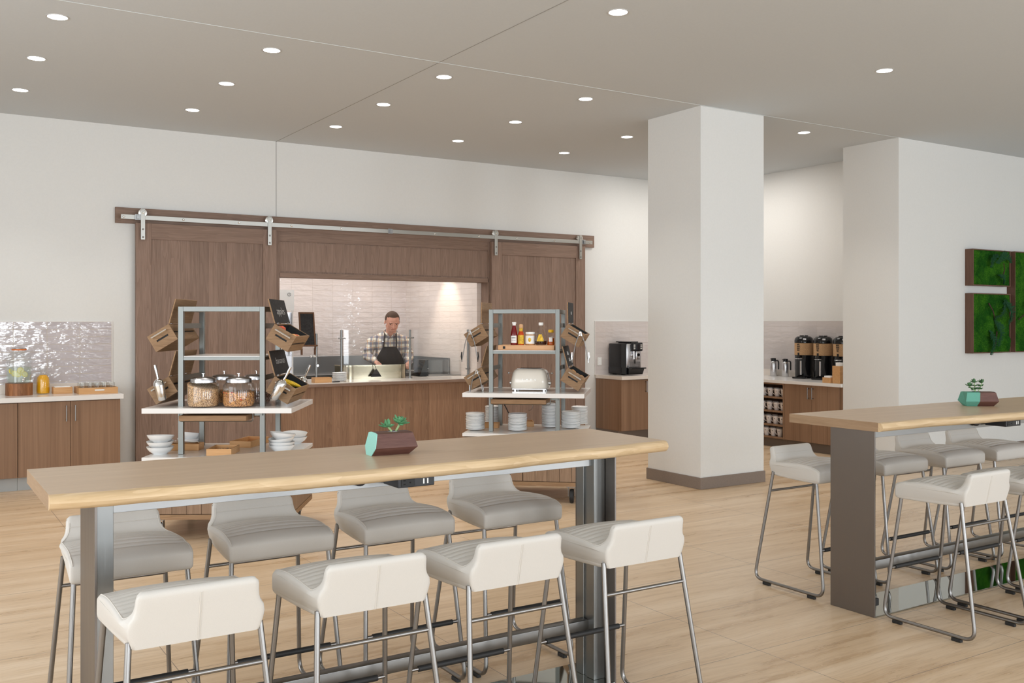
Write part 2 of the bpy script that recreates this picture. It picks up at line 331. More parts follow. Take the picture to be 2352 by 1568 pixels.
def tube(bm, pts, r, n=10, closed=False, cap=True, mt=None, r2=None):
    pts = [Vector(p) for p in pts]; m = len(pts)
    T = []
    for i in range(m):
        a = pts[(i-1) % m] if (closed or i > 0) else pts[i]; b = pts[(i+1) % m] if (closed or i < m-1) else pts[i]
        T.append((b-a).normalized())
    up = Vector((0, 0, 1)) if abs(T[0].z) < .9 else Vector((1, 0, 0))
    u = T[0].cross(up).normalized(); rings = []
    for i in range(m):
        u = (u - T[i]*u.dot(T[i])).normalized(); w = T[i].cross(u)
        rr = r if r2 is None else r+(r2-r)*i/(m-1)
        if isinstance(r, (list, tuple)): rr = r[i]
        rings.append([bm.verts.new(X(pts[i]+rr*(u*math.cos(2*PI*k/n)+w*math.sin(2*PI*k/n)), mt)) for k in range(n)])
    for i in range(m if closed else m-1):
        a, b = rings[i], rings[(i+1) % m]
        for k in range(n): bm.faces.new((a[k], a[(k+1) % n], b[(k+1) % n], b[k]))
    if cap and not closed: bm.faces.new(rings[0][::-1]); bm.faces.new(rings[-1])
    return bm
def fillet(pts, rad, n=6):
    pts = [Vector(p) for p in pts]; out = [pts[0]]
    for a, b, c in zip(pts, pts[1:], pts[2:]):
        d1 = (a-b).normalized(); d2 = (c-b).normalized(); ang = d1.angle(d2)
        t = min(rad/math.tan(ang/2), (a-b).length*.49, (c-b).length*.49)
        p1 = b+d1*t; p2 = b+d2*t
        for k in range(n+1):
            s = k/n; out.append((1-s)**2*p1+2*s*(1-s)*b+s*s*p2)
    out.append(pts[-1]); return out
def prism(bm, poly, z0, z1, mt=None, bev=0):     # poly in xy, extruded z
    a = [bm.verts.new(X((x, y, z0), mt)) for x, y in poly]; b = [bm.verts.new(X((x, y, z1), mt)) for x, y in poly]
    fs = [bm.faces.new(a[::-1]), bm.faces.new(b)]
    n = len(poly)
    for k in range(n): fs.append(bm.faces.new((a[k], a[(k+1) % n], b[(k+1) % n], b[k])))
    if bev:
        bmesh.ops.bevel(bm, geom=list({e for f in fs for e in f.edges}), offset=bev, segments=2, profile=.5, affect='EDGES')
    return bm
def ball(bm, c, r, mt=None, s=(1, 1, 1), n=14):
    g = bmesh.ops.create_uvsphere(bm, u_segments=n, v_segments=max(6, n*2//3), radius=1)
    for v in g['verts']:
        v.co = X((c[0]+v.co.x*r*s[0], c[1]+v.co.y*r*s[1], c[2]+v.co.z*r*s[2]), mt)
    return bm
def obj(name, bm, m, parent=None, smooth=None, loc=None, rotz=0):
    bmesh.ops.recalc_face_normals(bm, faces=bm.faces)
    me = bpy.data.meshes.new(name); bm.to_mesh(me); bm.free()
    ms = m if isinstance(m, (list, tuple)) else [m]
    for q in ms: me.materials.append(M[q] if isinstance(q, str) else q)
    o = bpy.data.objects.new(name, me); COL.objects.link(o)
    if parent: o.parent = parent
    if loc: o.location = loc; o.rotation_euler = (0, 0, rotz)
    if smooth:
        for p in me.polygons: p.use_smooth = True
        try: me.set_sharp_from_angle(angle=math.radians(smooth if smooth is not True else 40))
        except Exception: pass
    return o
def tag(o, label=None, cat=None, group=None, kind=None):
    if label: o['label'] = label
    if cat: o['category'] = cat
    if group: o['group'] = group
    if kind: o['kind'] = kind
    return o
def thing(name, label, cat, loc=(0, 0, 0), rotz=0, group=None):
    o = bpy.data.objects.new(name, None); COL.objects.link(o); o.empty_display_size = .1
    o.location = loc; o.rotation_euler = (0, 0, rotz)
    return tag(o, label, cat, group)
def struct(name, bm, m, smooth=None): return tag(obj(name, bm, m, None, smooth), kind='structure')
def dup(o, loc=None, rotz=None, label=None, group=None, parent=None):
    kids = [c for c in o.children]
    c = o.copy(); COL.objects.link(c); c.parent = parent
    if loc is not None: c.location = loc
    if rotz is not None: c.rotation_euler = (0, 0, rotz)
    if label: c['label'] = label
    if group: c['group'] = group
    for k in kids: dup(k, parent=c)
    return c
def rot(axis, deg, at=(0, 0, 0)):
    return Matrix.Translation(Vector(at)) @ Matrix.Rotation(math.radians(deg), 4, axis)
def text_mesh(name, s, size, m, parent, mt, ext=.0006, shear=0, sx=1, bold=0):
    cu = bpy.data.curves.new(name, 'FONT'); cu.body = s; cu.size = size; cu.extrude = ext; cu.align_x = 'CENTER'; cu.align_y = 'CENTER'; cu.shear = shear; cu.resolution_u = 3; cu.offset = bold
    t = bpy.data.objects.new(name, cu); COL.objects.link(t)
    dg = bpy.context.evaluated_depsgraph_get(); me = bpy.data.meshes.new_from_object(t.evaluated_get(dg))
    bpy.data.objects.remove(t); bpy.data.curves.remove(cu)
    me.transform(Matrix.Diagonal((sx, 1, 1, 1))); me.transform(mt); me.materials.clear(); me.materials.append(M[m])
    o = bpy.data.objects.new(name, me); COL.objects.link(o); o.parent = parent
    return o
# text plane with local x->world +x and local y->world z (readable from -y side)
FACE_Y = Matrix.Rotation(PI/2, 4, 'X')

# ================================================================== THE SETTING
bm = BM(); box(bm, -3, 13.4, -4.2, 13.3, -.15, 0); struct('floor', bm, 'floor')
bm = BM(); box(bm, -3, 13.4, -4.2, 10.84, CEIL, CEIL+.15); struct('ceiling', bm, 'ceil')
YB = 10.84; OX0, OX1, OZ = 3.668, 6.487, 2.15
bm = BM()
box(bm, -3.0, OX0, YB, YB+.14, 0, CEIL+.1); box(bm, OX1, 10.42, YB, YB+.14, 0, CEIL+.1)
box(bm, OX0, OX1, YB, YB+.14, OZ, CEIL+.1); box(bm, OX0, OX1, YB, YB+.14, 0, .845)
struct('wall_back', bm, 'wall')
bm = BM(); box(bm, 9.5, 13.4, 6.84, 7.6, 0, CEIL+.05); struct('wall_right', bm, 'wall')
bm = BM(); box(bm, 10.28, 10.42, 7.6, YB, 0, CEIL+.05); struct('wall_alcove', bm, 'wall')
bm = BM(); box(bm, 6.495, 7.355, 6.855, 7.63, 0, CEIL+.05); struct('wall_column', bm, 'wall')
bm = BM(); box(bm, 6.482, 7.368, 6.842, 7.643, 0, .112, .003); struct('baseboard_column', bm, 'base')
bm = BM(); box(bm, 9.487, 13.4, 6.827, 6.84, 0, .112, .003); box(bm, 9.487, 9.5, 6.827, 7.6, 0, .112, .003); struct('baseboard_right', bm, 'base')
bm = BM(); box(bm, 8.9, 9.9, YB-.013, YB, 0, .112, .003); struct('baseboard_back', bm, 'base')
# left wall with window bays, front wall of glazing behind the camera
bm = BM()
for y0, y1 in ((-4.2, -.6), (3.0, 3.6), (7.2, YB)): box(bm, -3.15, -3.0, y0, y1, 0, CEIL)
for y0, y1 in ((-.6, 3.0), (3.6, 7.2)): box(bm, -3.15, -3.0, y0, y1, 0, .2); box(bm, -3.15, -3.0, y0, y1, 3.4, CEIL)
struct('wall_left', bm, 'wall')
bm = BM(); box(bm, 13.4, 13.55, -4.2, 6.84, 0, CEIL); struct('wall_far_right', bm, 'wall')
bm = BM(); box(bm, -3.15, 13.55, -4.2, -4.05, 3.35, CEIL)
struct('wall_front', bm, 'wall')
for k in range(6):
    bm = BM(); x = -2.95+3.1*k; box(bm, x-.08, x+.08, -4.2, -4.02, 0, 3.35); box(bm, x+.08, x+3.02 if k < 5 else x+.09, -4.16, -4.10, 0, .12)
    struct('window_%d' % (k+1), bm, 'legpanel')
# expansion joints in the ceiling and the wall above the doors
bm = BM(); box(bm, 3.645, 3.651, -4, YB, CEIL-.002, CEIL+.01); struct('trim_1', bm, 'joint')
bm = BM(); box(bm, -3, 9.5, 6.842, 6.850, CEIL-.003, CEIL+.01); struct('trim_2', bm, 'jointl')
bm = BM(); box(bm, 3.645, 3.651, YB-.002, YB+.01, 2.83, CEIL); struct('trim_3', bm, 'joint')
# tile fields
bm = BM(); box(bm, -2.9, 1.868, YB-.010, YB+.01, .89, 1.614); struct('trim_4', bm, 'tileL')
bm = BM(); box(bm, 1.868, 1.878, YB-.012, YB+.01, .89, 1.622); box(bm, -2.9, 1.868, YB-.012, YB+.01, 1.614, 1.622); struct('trim_5', bm, 'quartz')
bm = BM(); box(bm, 8.251, 10.28, YB-.010, YB+.01, .87, 1.625); struct('trim_6', bm, 'tileR')
bm = BM(); box(bm, 8.243, 8.251, YB-.012, YB+.01, .87, 1.632); box(bm, 8.251, 10.28, YB-.012, YB+.01, 1.625, 1.632); struct('trim_7', bm, 'quartz')
bm = BM(); box(bm, 10.270, 10.29, 7.6, YB-.01, .87, 1.63); struct('trim_8', bm, 'tileA')
# kitchen shell behind the serving window
KY = 13.1; KX = 6.43
bm = BM(); box(bm, 2.6, KX+.1, KY, KY+.12, 0, 2.9); struct('wall_kitchen_back', bm, 'tileK')
bm = BM(); box(bm, KX-.02, KX+.2, YB+.14, KY, 0, 2.9); struct('wall_kitchen_right', bm, 'tileS')
bm = BM(); box(bm, 2.45, 2.6, YB+.14, KY, 0, 2.9); struct('wall_kitchen_left', bm, 'wall')
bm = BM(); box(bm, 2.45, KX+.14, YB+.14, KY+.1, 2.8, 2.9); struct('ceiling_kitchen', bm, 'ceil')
area('kitchen_light', (4.6, 11.9, 2.78), (0, 0, 0), 3.0, 1.5, 41, (1, .96, .93))
sp = bpy.data.lights.new('kitchen_spot', 'SPOT'); sp.energy = 58; sp.spot_size = math.radians(58); sp.spot_blend = .7; sp.color = (1, .86, .70); sp.shadow_soft_size = .02
spo = bpy.data.objects.new('kitchen_spot', sp); COL.objects.link(spo); spo.location = (5.98, 11.75, 2.74); spo.rotation_euler = (0, math.radians(-14), 0)

area('alcove_fill', (9.0, 9.4, 3.68), (0, 0, 0), 1.2, 1.2, 32, (1, .94, .88))  # unseen fill added to brighten the alcove and coffee corner, no fixture modelled
# wood header, jambs and counter front of the serving opening
bm = BM()
for k in range(24):
    w = (OX1-OX0)/24; box(bm, OX0+k*w+.0007, OX0+(k+1)*w-.0007, YB-.022, YB-.001, 2.185, 2.55)
box(bm, OX0, OX1, YB-.026, YB-.018, 2.2, 2.54)
o = struct('trim_9', bm, 'panel')
bm = BM(); box(bm, OX0, OX1, YB-.034, YB-.001, 2.55, 2.66); box(bm, OX0, OX1, YB-.04, YB+.14, 2.13, 2.185, .003); struct('trim_10', bm, 'panelh')
bm = BM(); box(bm, OX0-.06, OX0+.008, YB-.04, YB+.15, .02, 2.66, .002); box(bm, OX1-.012, OX1+.03, YB-.04, YB+.14, .02, 2.66, .002); struct('trim_11', bm, 'panel')

# ---- sliding doors
def barn_door(name, x0, x1, n):
    o = bpy.data.objects.new(name, None); COL.objects.link(o); o.location = (x0, 10.742, 0); o['kind'] = 'structure'
    w = x1-x0; st = .158
    bm = BM(); box(bm, 0, st, 0, .045, .02, 2.665, .002); box(bm, w-st, w, 0, .045, .02, 2.665, .002)
    obj('stile', bm, 'panel', o)
    bm = BM(); box(bm, st, w-st, 0, .045, 2.497, 2.665, .002); box(bm, st, w-st, 0, .045, .02, .24, .002)
    obj('rail', bm, 'panelh', o)
    bm = BM(); k = n
    for i in range(k):
        a = st+(w-2*st)*i/k; b = st+(w-2*st)*(i+1)/k; box(bm, a+.0005, b-.0005, .012, .03, .24, 2.497)
    box(bm, st, w-st, .0145, .036, .24, 2.497)
    obj('plank_panel', bm, 'panel', o)
    return o
d1 = barn_door('door_1', 2.093, 3.620, 12); d2 = barn_door('door_2', 6.497, 8.012, 12)
# ---- door track
tr = thing('door_track', 'long dark oak board with a steel rail above the sliding doors', 'door track', (1.901, 10.84, 2.66))
bm = BM(); box(bm, 0, 6.312, -.04, -.001, 0, .165, .002); obj('header_board', bm, 'panelh', tr)
bm = BM(); box(bm, .04, 6.22, -.12, -.112, .037, .084, .001); obj('rail', bm, 'track', tr)
for x in (1.968, 2.577, 3.182, 3.79, 4.397, 5.651, 6.29, 6.87, 7.473, 8.076):
    bm = BM(); lathe(bm, [(.012, 0), (.012, .006), (.006, .012)], 10, Matrix.Translation((x-1.901, -.12, .06)) @ Matrix.Rotation(PI/2, 4, 'X')); lathe(bm, [(.007, -.08), (.007, 0)], 8, Matrix.Translation((x-1.901, -.12, .06)) @ Matrix.Rotation(PI/2, 4, 'X'))
    obj('bolt', bm, 'bolt', tr, 40)
for x in (2.108, 5.035, 7.965):
    bm = BM(); box(bm, x-1.901-.03, x-1.901+.03, -.131, -.12, .03, .092, .002); box(bm, x-1.901-.012, x-1.901+.012, -.145, -.131, .04, .082, .002); obj('end_stop', bm, 'steelx', tr)
def hanger(door, x):                       # strap and wheel of a sliding door
    bm = BM(); X0 = x-door.location.x
    tube_pts = fillet([(X0, .0-.004, 2.485), (X0, -.004, 2.79), (X0, -.004, 2.815), (X0, .02, 2.822), (X0, .04, 2.81)], .02, 3)
    box(bm, X0-.022, X0+.022, -.030, -.022, 2.485, 2.80, .002); box(bm, X0-.022, X0+.022, -.030, .03, 2.80, 2.812, .002)
    s = obj('hanger_strap', bm, 'track', door)
    bm = BM(); lathe(bm, [(.020, -.02), (.042, -.018), (.042, -.010), (.036, -.006), (.036, .004), (.042, .008), (.042, .016), (.02, .018)], 20, Matrix.Translation((X0, -.002, 2.772)) @ Matrix.Rotation(PI/2, 4, 'X'))
    obj('wheel', bm, 'bolt', s, 40)
    for z in (2.513, 2.595, 2.772):
        bm = BM(); lathe(bm, [(.010, 0), (.010, .005), (.005, .009)], 10, Matrix.Translation((X0, -.030, z)) @ Matrix.Rotation(PI/2, 4, 'X')); obj('bolt', bm, 'bolt' if z > 2.7 else 'tube', s, 40)
for d, x in ((d1, 2.160), (d1, 3.532), (d2, 6.547), (d2, 7.915)): hanger(d, x)

# ---- downlights
def downlight():
    t = thing('downlight', '', 'ceiling light', (0, 0, 0))
    bm = BM(); lathe(bm, [(.062, .006), (.064, -.002), (.070, -.004), (.076, -.003), (.077, .004)], 32, cap=False); obj('trim_ring', bm, 'trim', t, 50)
    bm = BM(); lathe(bm, [(.0001, -.0015), (.0625, -.0015)], 32, cap=False); obj('lens', bm, 'lens', t)
    return t
LP = [(.90, 7.235, 'round ceiling downlight, nearest of the three by the left edge'), (.90, 8.455, 'round ceiling downlight, middle of the three by the left edge'), (.90, 9.68, 'round ceiling downlight by the left edge closest to the back wall'),
      (2.40, 7.235, 'round ceiling downlight, nearest of three in the row over the left cart'), (2.40, 8.455, 'round ceiling downlight, middle of three in the row over the left cart'), (2.415, 9.68, 'round ceiling downlight over the left sliding door, closest to the back wall'),
      (3.90, 7.235, 'round ceiling downlight just right of the crossing of the two ceiling joints'), (3.90, 8.455, 'round ceiling downlight, second one right of the slanting ceiling joint'), (3.91, 9.68, 'round ceiling downlight right of the wall joint, closest to the back wall in its row'),
      (5.40, 7.235, 'round ceiling downlight, nearest of three left of the white column'), (5.40, 8.455, 'round ceiling downlight, middle one of the three above the serving window right side'), (5.40, 9.68, 'round ceiling downlight above the serving window close to the back wall'),
      (4.08, 5.10, 'large bright ceiling downlight at the top middle of the photo'), (6.89, 8.455, 'round ceiling downlight close beside the left edge of the white column'), (6.89, 9.67, 'small ceiling downlight above the right sliding door, closest to the back wall'),
      (6.89, 5.095, 'round ceiling downlight at the upper right above the second table'), (8.38, 7.225, 'round ceiling downlight between the column and the right wall')]
dl = None
for x, y, lab in LP:
    if dl is None: dl = downlight(); dl.location = (x, y, CEIL); dl['label'] = lab; dl['group'] = 'ceiling downlights'; o = dl
    else: o = dup(dl, (x, y, CEIL), 0, lab)
for x, y, lab in LP:
    l = bpy.data.lights.new('downlight_beam', 'SPOT'); l.energy = 42; l.spot_size = math.radians(100); l.spot_blend = .8; l.color = (1, .93, .84); l.shadow_soft_size = .06
    o = bpy.data.objects.new('downlight_beam', l); COL.objects.link(o); o.location = (x, y, CEIL-.02)

# ================================================================== STOOLS
def stool_profile():
    # side outline (y, z, half width, crown), going round: rear bottom, up the back, over, down the inside, seat, front, underside
    P = []
    def add(y, z, w, c=0, b=0): P.append((y, z, w, c, b))
    BW = ((.670, .186), (.685, .191), (.705, .196), (.728, .199), (.748, .195), (.764, .184), (.780, .179), (.800, .177), (.818, .176))
    for z, w in BW: add(-.176-.032*(z-.67)/.15, z, w)
    add(-.208, .829, .174); add(-.204, .836, .170); add(-.194, .840, .168); add(-.184, .838, .169); add(-.177, .830, .173)
    for z, w, y in ((.815, .176, -.172), (.798, .177, -.167), (.782, .180, -.160), (.768, .187, -.152), (.757, .197, -.143), (.751, .206, -.132)): add(y, z, w, .004)
    n = 8
    for k in range(n*7+1):                     # channelled seat
        t = k/(n*7); y = -.122+.262*t; z = .751+.010*math.sin(min(1, t*1.3)*PI/2)
        if t > .7: z -= .006*((t-.7)/.3)**2
        c = .022*math.sin(min(1, t*2.2+.25)*PI/2)*(1-.45*max(0, (t-.7)/.3))
        add(y, z, .209+.006*t, c, .0062*(1-abs(math.sin(PI*n*t)))**2.2)
    z0 = P[-1][1]
    for k in range(1, 9):
        a = k/8*PI/2; add(.140+.070*math.sin(a)**1.15, z0-.030+.030*math.cos(a), .217, .012*math.cos(a))
    add(.211, .700, .217); add(.210, .684, .217); add(.207, .672, .216); add(.199, .665, .214); add(.186, .662, .212)
    for k in range(1, 9):
        t = k/9; add(.186-.350*t, .662+.006*t-.003*math.sin(PI*t), .212-.024*t)
    return P
def stool_shell(bm):
    P = stool_profile(); n = len(P)
    pts = [Vector((p[0], p[1])) for p in P]
    nor = []
    for i in range(n):
        d = pts[(i+2) % n]-pts[(i-2) % n]; q = Vector((d.y, -d.x)).normalized(); nor.append(q)
    area2 = sum(pts[i].x*pts[(i+1) % n].y-pts[(i+1) % n].x*pts[i].y for i in range(n))
    if area2 > 0: nor = [-q for q in nor]          # nor now points inward
    r = .014
    rows = []
    for inset, dx in ((r, 0), (r*.45, -.0012), (r*.12, -.005), (0, -r)): rows.append((inset, -1, dx))
    for f in (-.92, -.8, -.6, -.35, 0, .35, .6, .8, .92): rows.append((0, f, None))
    for inset, dx in ((0, -r), (r*.12, -.005), (r*.45, -.0012), (r, 0)): rows.append((inset, 1, dx))
    V = []
    for inset, f, dx in rows:
        row = []
        for i in range(n):
            w = P[i][2]; p = pts[i]+nor[i]*inset if inset else pts[i]
            x = f*(w+dx) if dx is not None else f*(w-r)
            row.append(bm.verts.new((x, p.x, p.y+P[i][3]*(1-abs(x/w)**2.4)-(P[i][4] if abs(x) < w-r*1.5 else 0))))
        V.append(row)
    for a, b in zip(V, V[1:]):
        for i in range(n): bm.faces.new((a[i], a[(i+1) % n], b[(i+1) % n], b[i]))
    for row in (V[0], V[-1]):
        for tri in tessellate_polygon([[Vector((v.co.y, v.co.z, 0)) for v in row]]):
            try: bm.faces.new([row[k] for k in tri])
            except ValueError: pass
    return bm
def make_stool():
    t = thing('bar_stool', '', 'bar stool')
    sh = obj('seat', stool_shell(BM()), 'leather', t, 50)
    P = stool_profile()
    for s in (-1, 1):
        bm = BM(); ed = [(s*(p[2]-.010), p[0], max(p[1], .744 if p[1] < .76 and p[0] < .14 else 0)+.0005) for p in P[14:-14]]
        tube(bm, ed, .0022, 6); obj('piping', bm, 'piping', sh, True)
    bm = BM(); tube(bm, [(0, p[0]-.0002, p[1]) for p in P[0:9]], .0018, 6); tube(bm, [(.006, p[0]-.0002, p[1]) for p in P[0:9]], .0010, 6); obj('back_seam', bm, 'piping', sh, True)
    bm = BM(); tube(bm, [(x, .2045, .697) for x in (-.2, 0, .2)], .0012, 6); obj('front_seam', bm, 'piping', sh, True)
    for y_, z_ in ((-.1665, .800), (-.152, .7665)):
        bm = BM(); tube(bm, [(x*.168, y_+.001, z_) for x in (-1, -.5, 0, .5, 1)], .0016, 6); obj('channel_seam', bm, 'piping', sh, True)
    r = .0095
    for s in (-1, 1):
        bm = BM()
        pts = fillet([(s*.198, .175, .69), (s*.238, .262, .0245), (s*.238, -.268, .0245), (s*.190, -.160, .69)], .055, 7)
        tube(bm, pts, r, 12); fr = obj('side_frame', bm, 'tube', t, True)
        for y in (.175, -.168):
            bm = BM(); box(bm, s*.238-.011, s*.238+.011, y-.026, y+.026, 0, .018, .003); obj('foot_pad', bm, 'rubber', fr)
    bm = BM(); tube(bm, [(-.2, -.178, .572), (.2, -.178, .572)], .0075, 10); obj('rear_crossbar', bm, 'tube', t, True)
    bm = BM(); tube(bm, [(-.222, .226, .285), (.222, .226, .285)], .0075, 10); fb = obj('footrest', bm, 'tube', t, True)
    bm = BM(); tube(bm, [(-.19, .226, .285), (.19, .226, .285)], .0115, 12); obj('rubber_sleeve', bm, 'rubber', fb, True)
    return t
ST = [(.735, 3.06, 0, 'ivory bar stool seen from behind in the lower left corner, nearest the camera', 'n1'),
      (1.300, 3.06, 0, 'ivory bar stool, second from the left in the front row at the first table', 'n1'),
      (1.850, 3.06, 0, 'ivory bar stool, third from the left in the front row at the first table', 'n1'),
      (2.440, 3.06, 0, 'brightest ivory bar stool at the right end of the first table front row', 'n1'),
      (.722, 3.95, 180, 'ivory bar stool behind the left steel leg of the first table', 'f1'),
      (1.290, 3.95, 180, 'ivory bar stool tucked in behind the first table, second from the left', 'f1'),
      (1.858, 3.95, 180, 'ivory bar stool on the far side of the first table below the power outlet box', 'f1'),
      (2.440, 3.95, 180, 'ivory bar stool on the far side of the first table beside its right leg', 'f1'),
      (4.720, 3.06, 0, 'ivory bar stool at the near left corner of the second table, whole', 'n2'),
      (5.305, 3.06, 0, 'ivory bar stool second in the near row of the second table, cut by photo edge', 'n2'),
      (5.885, 3.06, 0, 'ivory bar stool third in the near row of the second table, only seat edge visible', 'n2'),
      (4.705, 3.97, 180, 'ivory bar stool standing left of the second table bronze end panel', 'f2'),
      (5.280, 3.95, 180, 'ivory bar stool just right of the bronze end panel on the far side', 'f2'),
      (5.900, 3.95, 180, 'ivory bar stool on far side of the second table, before the white wall corner', 'f2'),
      (6.470, 3.95, 180, 'rightmost ivory bar stool on the far side of the second table', 'f2')]
GR = {'n1': 'bar stools along the near side of the first table', 'f1': 'bar stools along the far side of the first table', 'n2': 'bar stools along the near side of the second table', 'f2': 'bar stools along the far side of the second table'}
st0 = make_stool()
for i, (x, y, a, lab, g) in enumerate(ST):
    if i == 0: st0.location = (x, y, 0); st0['label'] = lab; st0['group'] = GR[g]
    else: dup(st0, (x, y, 0), math.radians(a), lab, GR[g])

# ================================================================== HIGH TABLES
def make_table(label, x0, x1, lp, rp, front, outlet_x):
    t = thing('high_table', label, 'table', ((x0+x1)/2, 3.6, 0)); cx = t.location.x; cy = 3.6
    T = 1.065; th = .050
    xs = [x0+(x1-x0)*k/60 for k in range(61)]
    def fy(x):
        for (a, ya), (b, yb) in zip(front, front[1:]):
            if a <= x <= b:
                s = (x-a)/(b-a); s = s*s*(3-2*s); return ya+(yb-ya)*s
        return front[-1][1]
    bm = BM(); rows = []
    for x in xs:
        y = fy(x)+.004*math.sin(x*9)+.003*math.sin(x*21); rows.append([bm.verts.new((x-cx, yy-cy, z)) for yy, z in ((y+.020, T), (3.93, T), (3.93, T-th), (y+.022, T-th))])
    for a, b in zip(rows, rows[1:]):
        for k in range(4): bm.faces.new((a[k], a[(k+1) % 4], b[(k+1) % 4], b[k]))
    bm.faces.new(rows[0]); bm.faces.new(rows[-1])
    top = obj('tabletop', bm, ['table', 'endg'], t)
    for p in top.data.polygons:
        if abs(p.normal.x) > .9: p.material_index = 1
    # the waney front edge, a paler band of sapwood
    bm = BM(); rows = []
    for x in xs:
        y = fy(x)+.004*math.sin(x*9)+.003*math.sin(x*21); w = .006*math.sin(x*5+1)
        rows.append([bm.verts.new((x-cx, yy-cy, z)) for yy, z in ((y+.020, T-.0002), (y+.004, T-.004), (y-.006, T-.014+w*.3), (y-.009, T-.026+w*.3), (y-.004, T-.038), (y+.008, T-.048), (y+.022, T-th+.0002))])
    for a, b in zip(rows, rows[1:]):
        for k in range(6): bm.faces.new((a[k], a[k+1], b[k+1], b[k]))
    bm.faces.new(rows[0]); bm.faces.new(rows[-1][::-1])
    obj('live_edge', bm, 'edge', t, 35)
    zt = T-th
    for s, px in ((1, lp), (-1, rp)):
        # end panel with a post of two tubes standing just inside it
        bm = BM(); box(bm, px-cx-.004, px-cx+.004, 3.36-cy, 3.655-cy, 0, zt, .001)
        leg = obj('leg', bm, 'legpanel', t)
        bm = BM(); q = px+s*.036-cx
        box(bm, q-.030, q+.030, 3.43-cy, 3.485-cy, .008, zt, .002); box(bm, q-.030, q+.030, 3.508-cy, 3.563-cy, .008, zt, .002); box(bm, q-.022, q+.022, 3.484-cy, 3.509-cy, .008, zt)
        obj('post', bm, 'steel', leg)
    bm = BM(); box(bm, lp-cx+.004, rp-cx-.004, 3.45-cy, 3.458-cy, .962, zt, .001); box(bm, lp-cx+.004, rp-cx-.004, 3.56-cy, 3.568-cy, .962, zt, .001)
    obj('apron', bm, 'steelx', t)
    bm = BM(); box(bm, lp-cx+.064, rp-cx-.064, 3.47-cy, 3.525-cy, .215, .268, .004); obj('footrail', bm, 'rail', t, 40)
    bm = BM(); box(bm, lp-cx+.004, rp-cx-.004, 3.36-cy, 3.655-cy, 0, .008, .001); obj('base_plate', bm, 'mirror', t)
    # power outlet box under the top
    o = thing('power_outlet_box', 'black outlet box under the %s table top with a socket and two USB slots' % ('first' if x0 < 2 else 'second'), 'power outlet', (outlet_x, 3.42, zt-.040))
    bm = BM(); box(bm, 0, .155, -.115, .02, 0, .0395, .003); obj('housing', bm, 'black', o)
    bm = BM(); box(bm, .012, .070, -.117, -.1149, .005, .036, .0008); obj('socket_face', bm, 'rubber', o)
    bm = BM(); box(bm, .022, .030, -.1185, -.1168, .026, .029); box(bm, .022, .030, -.1185, -.1168, .012, .015); lathe(bm, [(.003, 0), (.003, .0015)], 8, Matrix.Translation((.050, -.1168, .019)) @ Matrix.Rotation(PI/2, 4, 'X')); obj('socket_slot', bm, 'dark', o)
    for u in (.105, .122):
        bm = BM(); box(bm, u, u+.006, -.1165, -.1149, .010, .030); obj('usb_slot', bm, 'socket', o)
    g = thing('cable_grommet', 'round black cable holder under the %s table beside the outlet box' % ('first' if x0 < 2 else 'second'), 'cable holder', (outlet_x-.10, 3.445, zt))
    bm = BM(); mt = Matrix.Translation((0, 0, -.006)) @ Matrix.Rotation(PI/2, 4, 'X'); lathe(bm, [(.030, 0), (.034, .004), (.034, .016), (.028, .018)], 20, mt); obj('disc', bm, 'black', g, 40)
    return t
make_table('light oak high table with live edge in the foreground, four stools each side', .387, 2.946, .532, 2.673,
           [(.387, 3.292), (.62, 3.272), (.9, 3.252), (1.40, 3.232), (1.92, 3.248), (2.5, 3.285), (2.86, 3.315), (2.946, 3.325)], 1.585)
make_table('light oak high table with a bronze end panel at the right edge', 4.432, 7.3, 4.464, 7.1,
           [(4.432, 3.296), (4.8, 3.31), (5.3, 3.27), (5.9, 3.24), (6.6, 3.27), (7.3, 3.29)], 5.62)
cb = thing('power_lead', 'black power lead hanging by the bronze end panel of the second table', 'cable', (4.50, 3.50, 0))
bm = BM(); tube(bm, fillet([(.0, -.09, .18), (.03, -.09, .20), (.045, -.08, .12), (.035, -.08, .05), (.02, -.07, .012), (.06, -.05, .012)], .03), .0045, 8); obj('cord', bm, 'rubber', cb, True)
bm = BM(); box(bm, .022, .052, -.10, -.06, .045, .085, .004); obj('plug', bm, 'rubber', cb)

# ================================================================== PLANTERS
def leafm(bm, L_, w, th, mt, n=7, tip=1.0, fat=.5):
    rings = []
    for i in range(n+1):
        t = i/n; r = math.sin(PI*min(1, t**tip*.92+.06))**fat*w*(1 if t < .98 else .1); curl = .18*L_*t*t
        rings.append([bm.verts.new(mt @ Vector((L_*t, r*math.cos(a), th*r/w*math.sin(a)+curl))) for a in [2*PI*k/8 for k in range(8)]])
    for a, b in zip(rings, rings[1:]):
        for k in range(8): bm.faces.new((a[k], a[(k+1) % 8], b[(k+1) % 8], b[k]))
    bm.faces.new(rings[0][::-1]); bm.faces.new(rings[-1])
def planter_prism(bm, prof, x0, x1, x0t=None, x1t=None, inset=0):
    a = [bm.verts.new((x0(z), y, z)) for y, z in prof]; b = [bm.verts.new((x1(z), y, z)) for y, z in prof]
    n = len(prof); bm.faces.new(a[::-1]); bm.faces.new(b)
    for k in range(n): bm.faces.new((a[k], a[(k+1) % n], b[(k+1) % n], b[k]))
PR = [(-.030, 0), (.030, 0), (.060, .032), (.047, .088), (.026, .092), (-.026, .092), (-.047, .088), (-.060, .032)]
p1 = thing('succulent_planter', 'walnut and mint faceted planter with two rosettes on the first table', 'planter', (1.682, 3.600, 1.065), math.radians(-4))
HX = .088
xr = lambda z: HX+ (.000 if z < .001 else .028 - abs(z-.032)*.30)-.010
bm = BM(); planter_prism(bm, PR, lambda z: -HX+.006-z*-.20, xr); obj('pot', bm, 'walnut', p1)
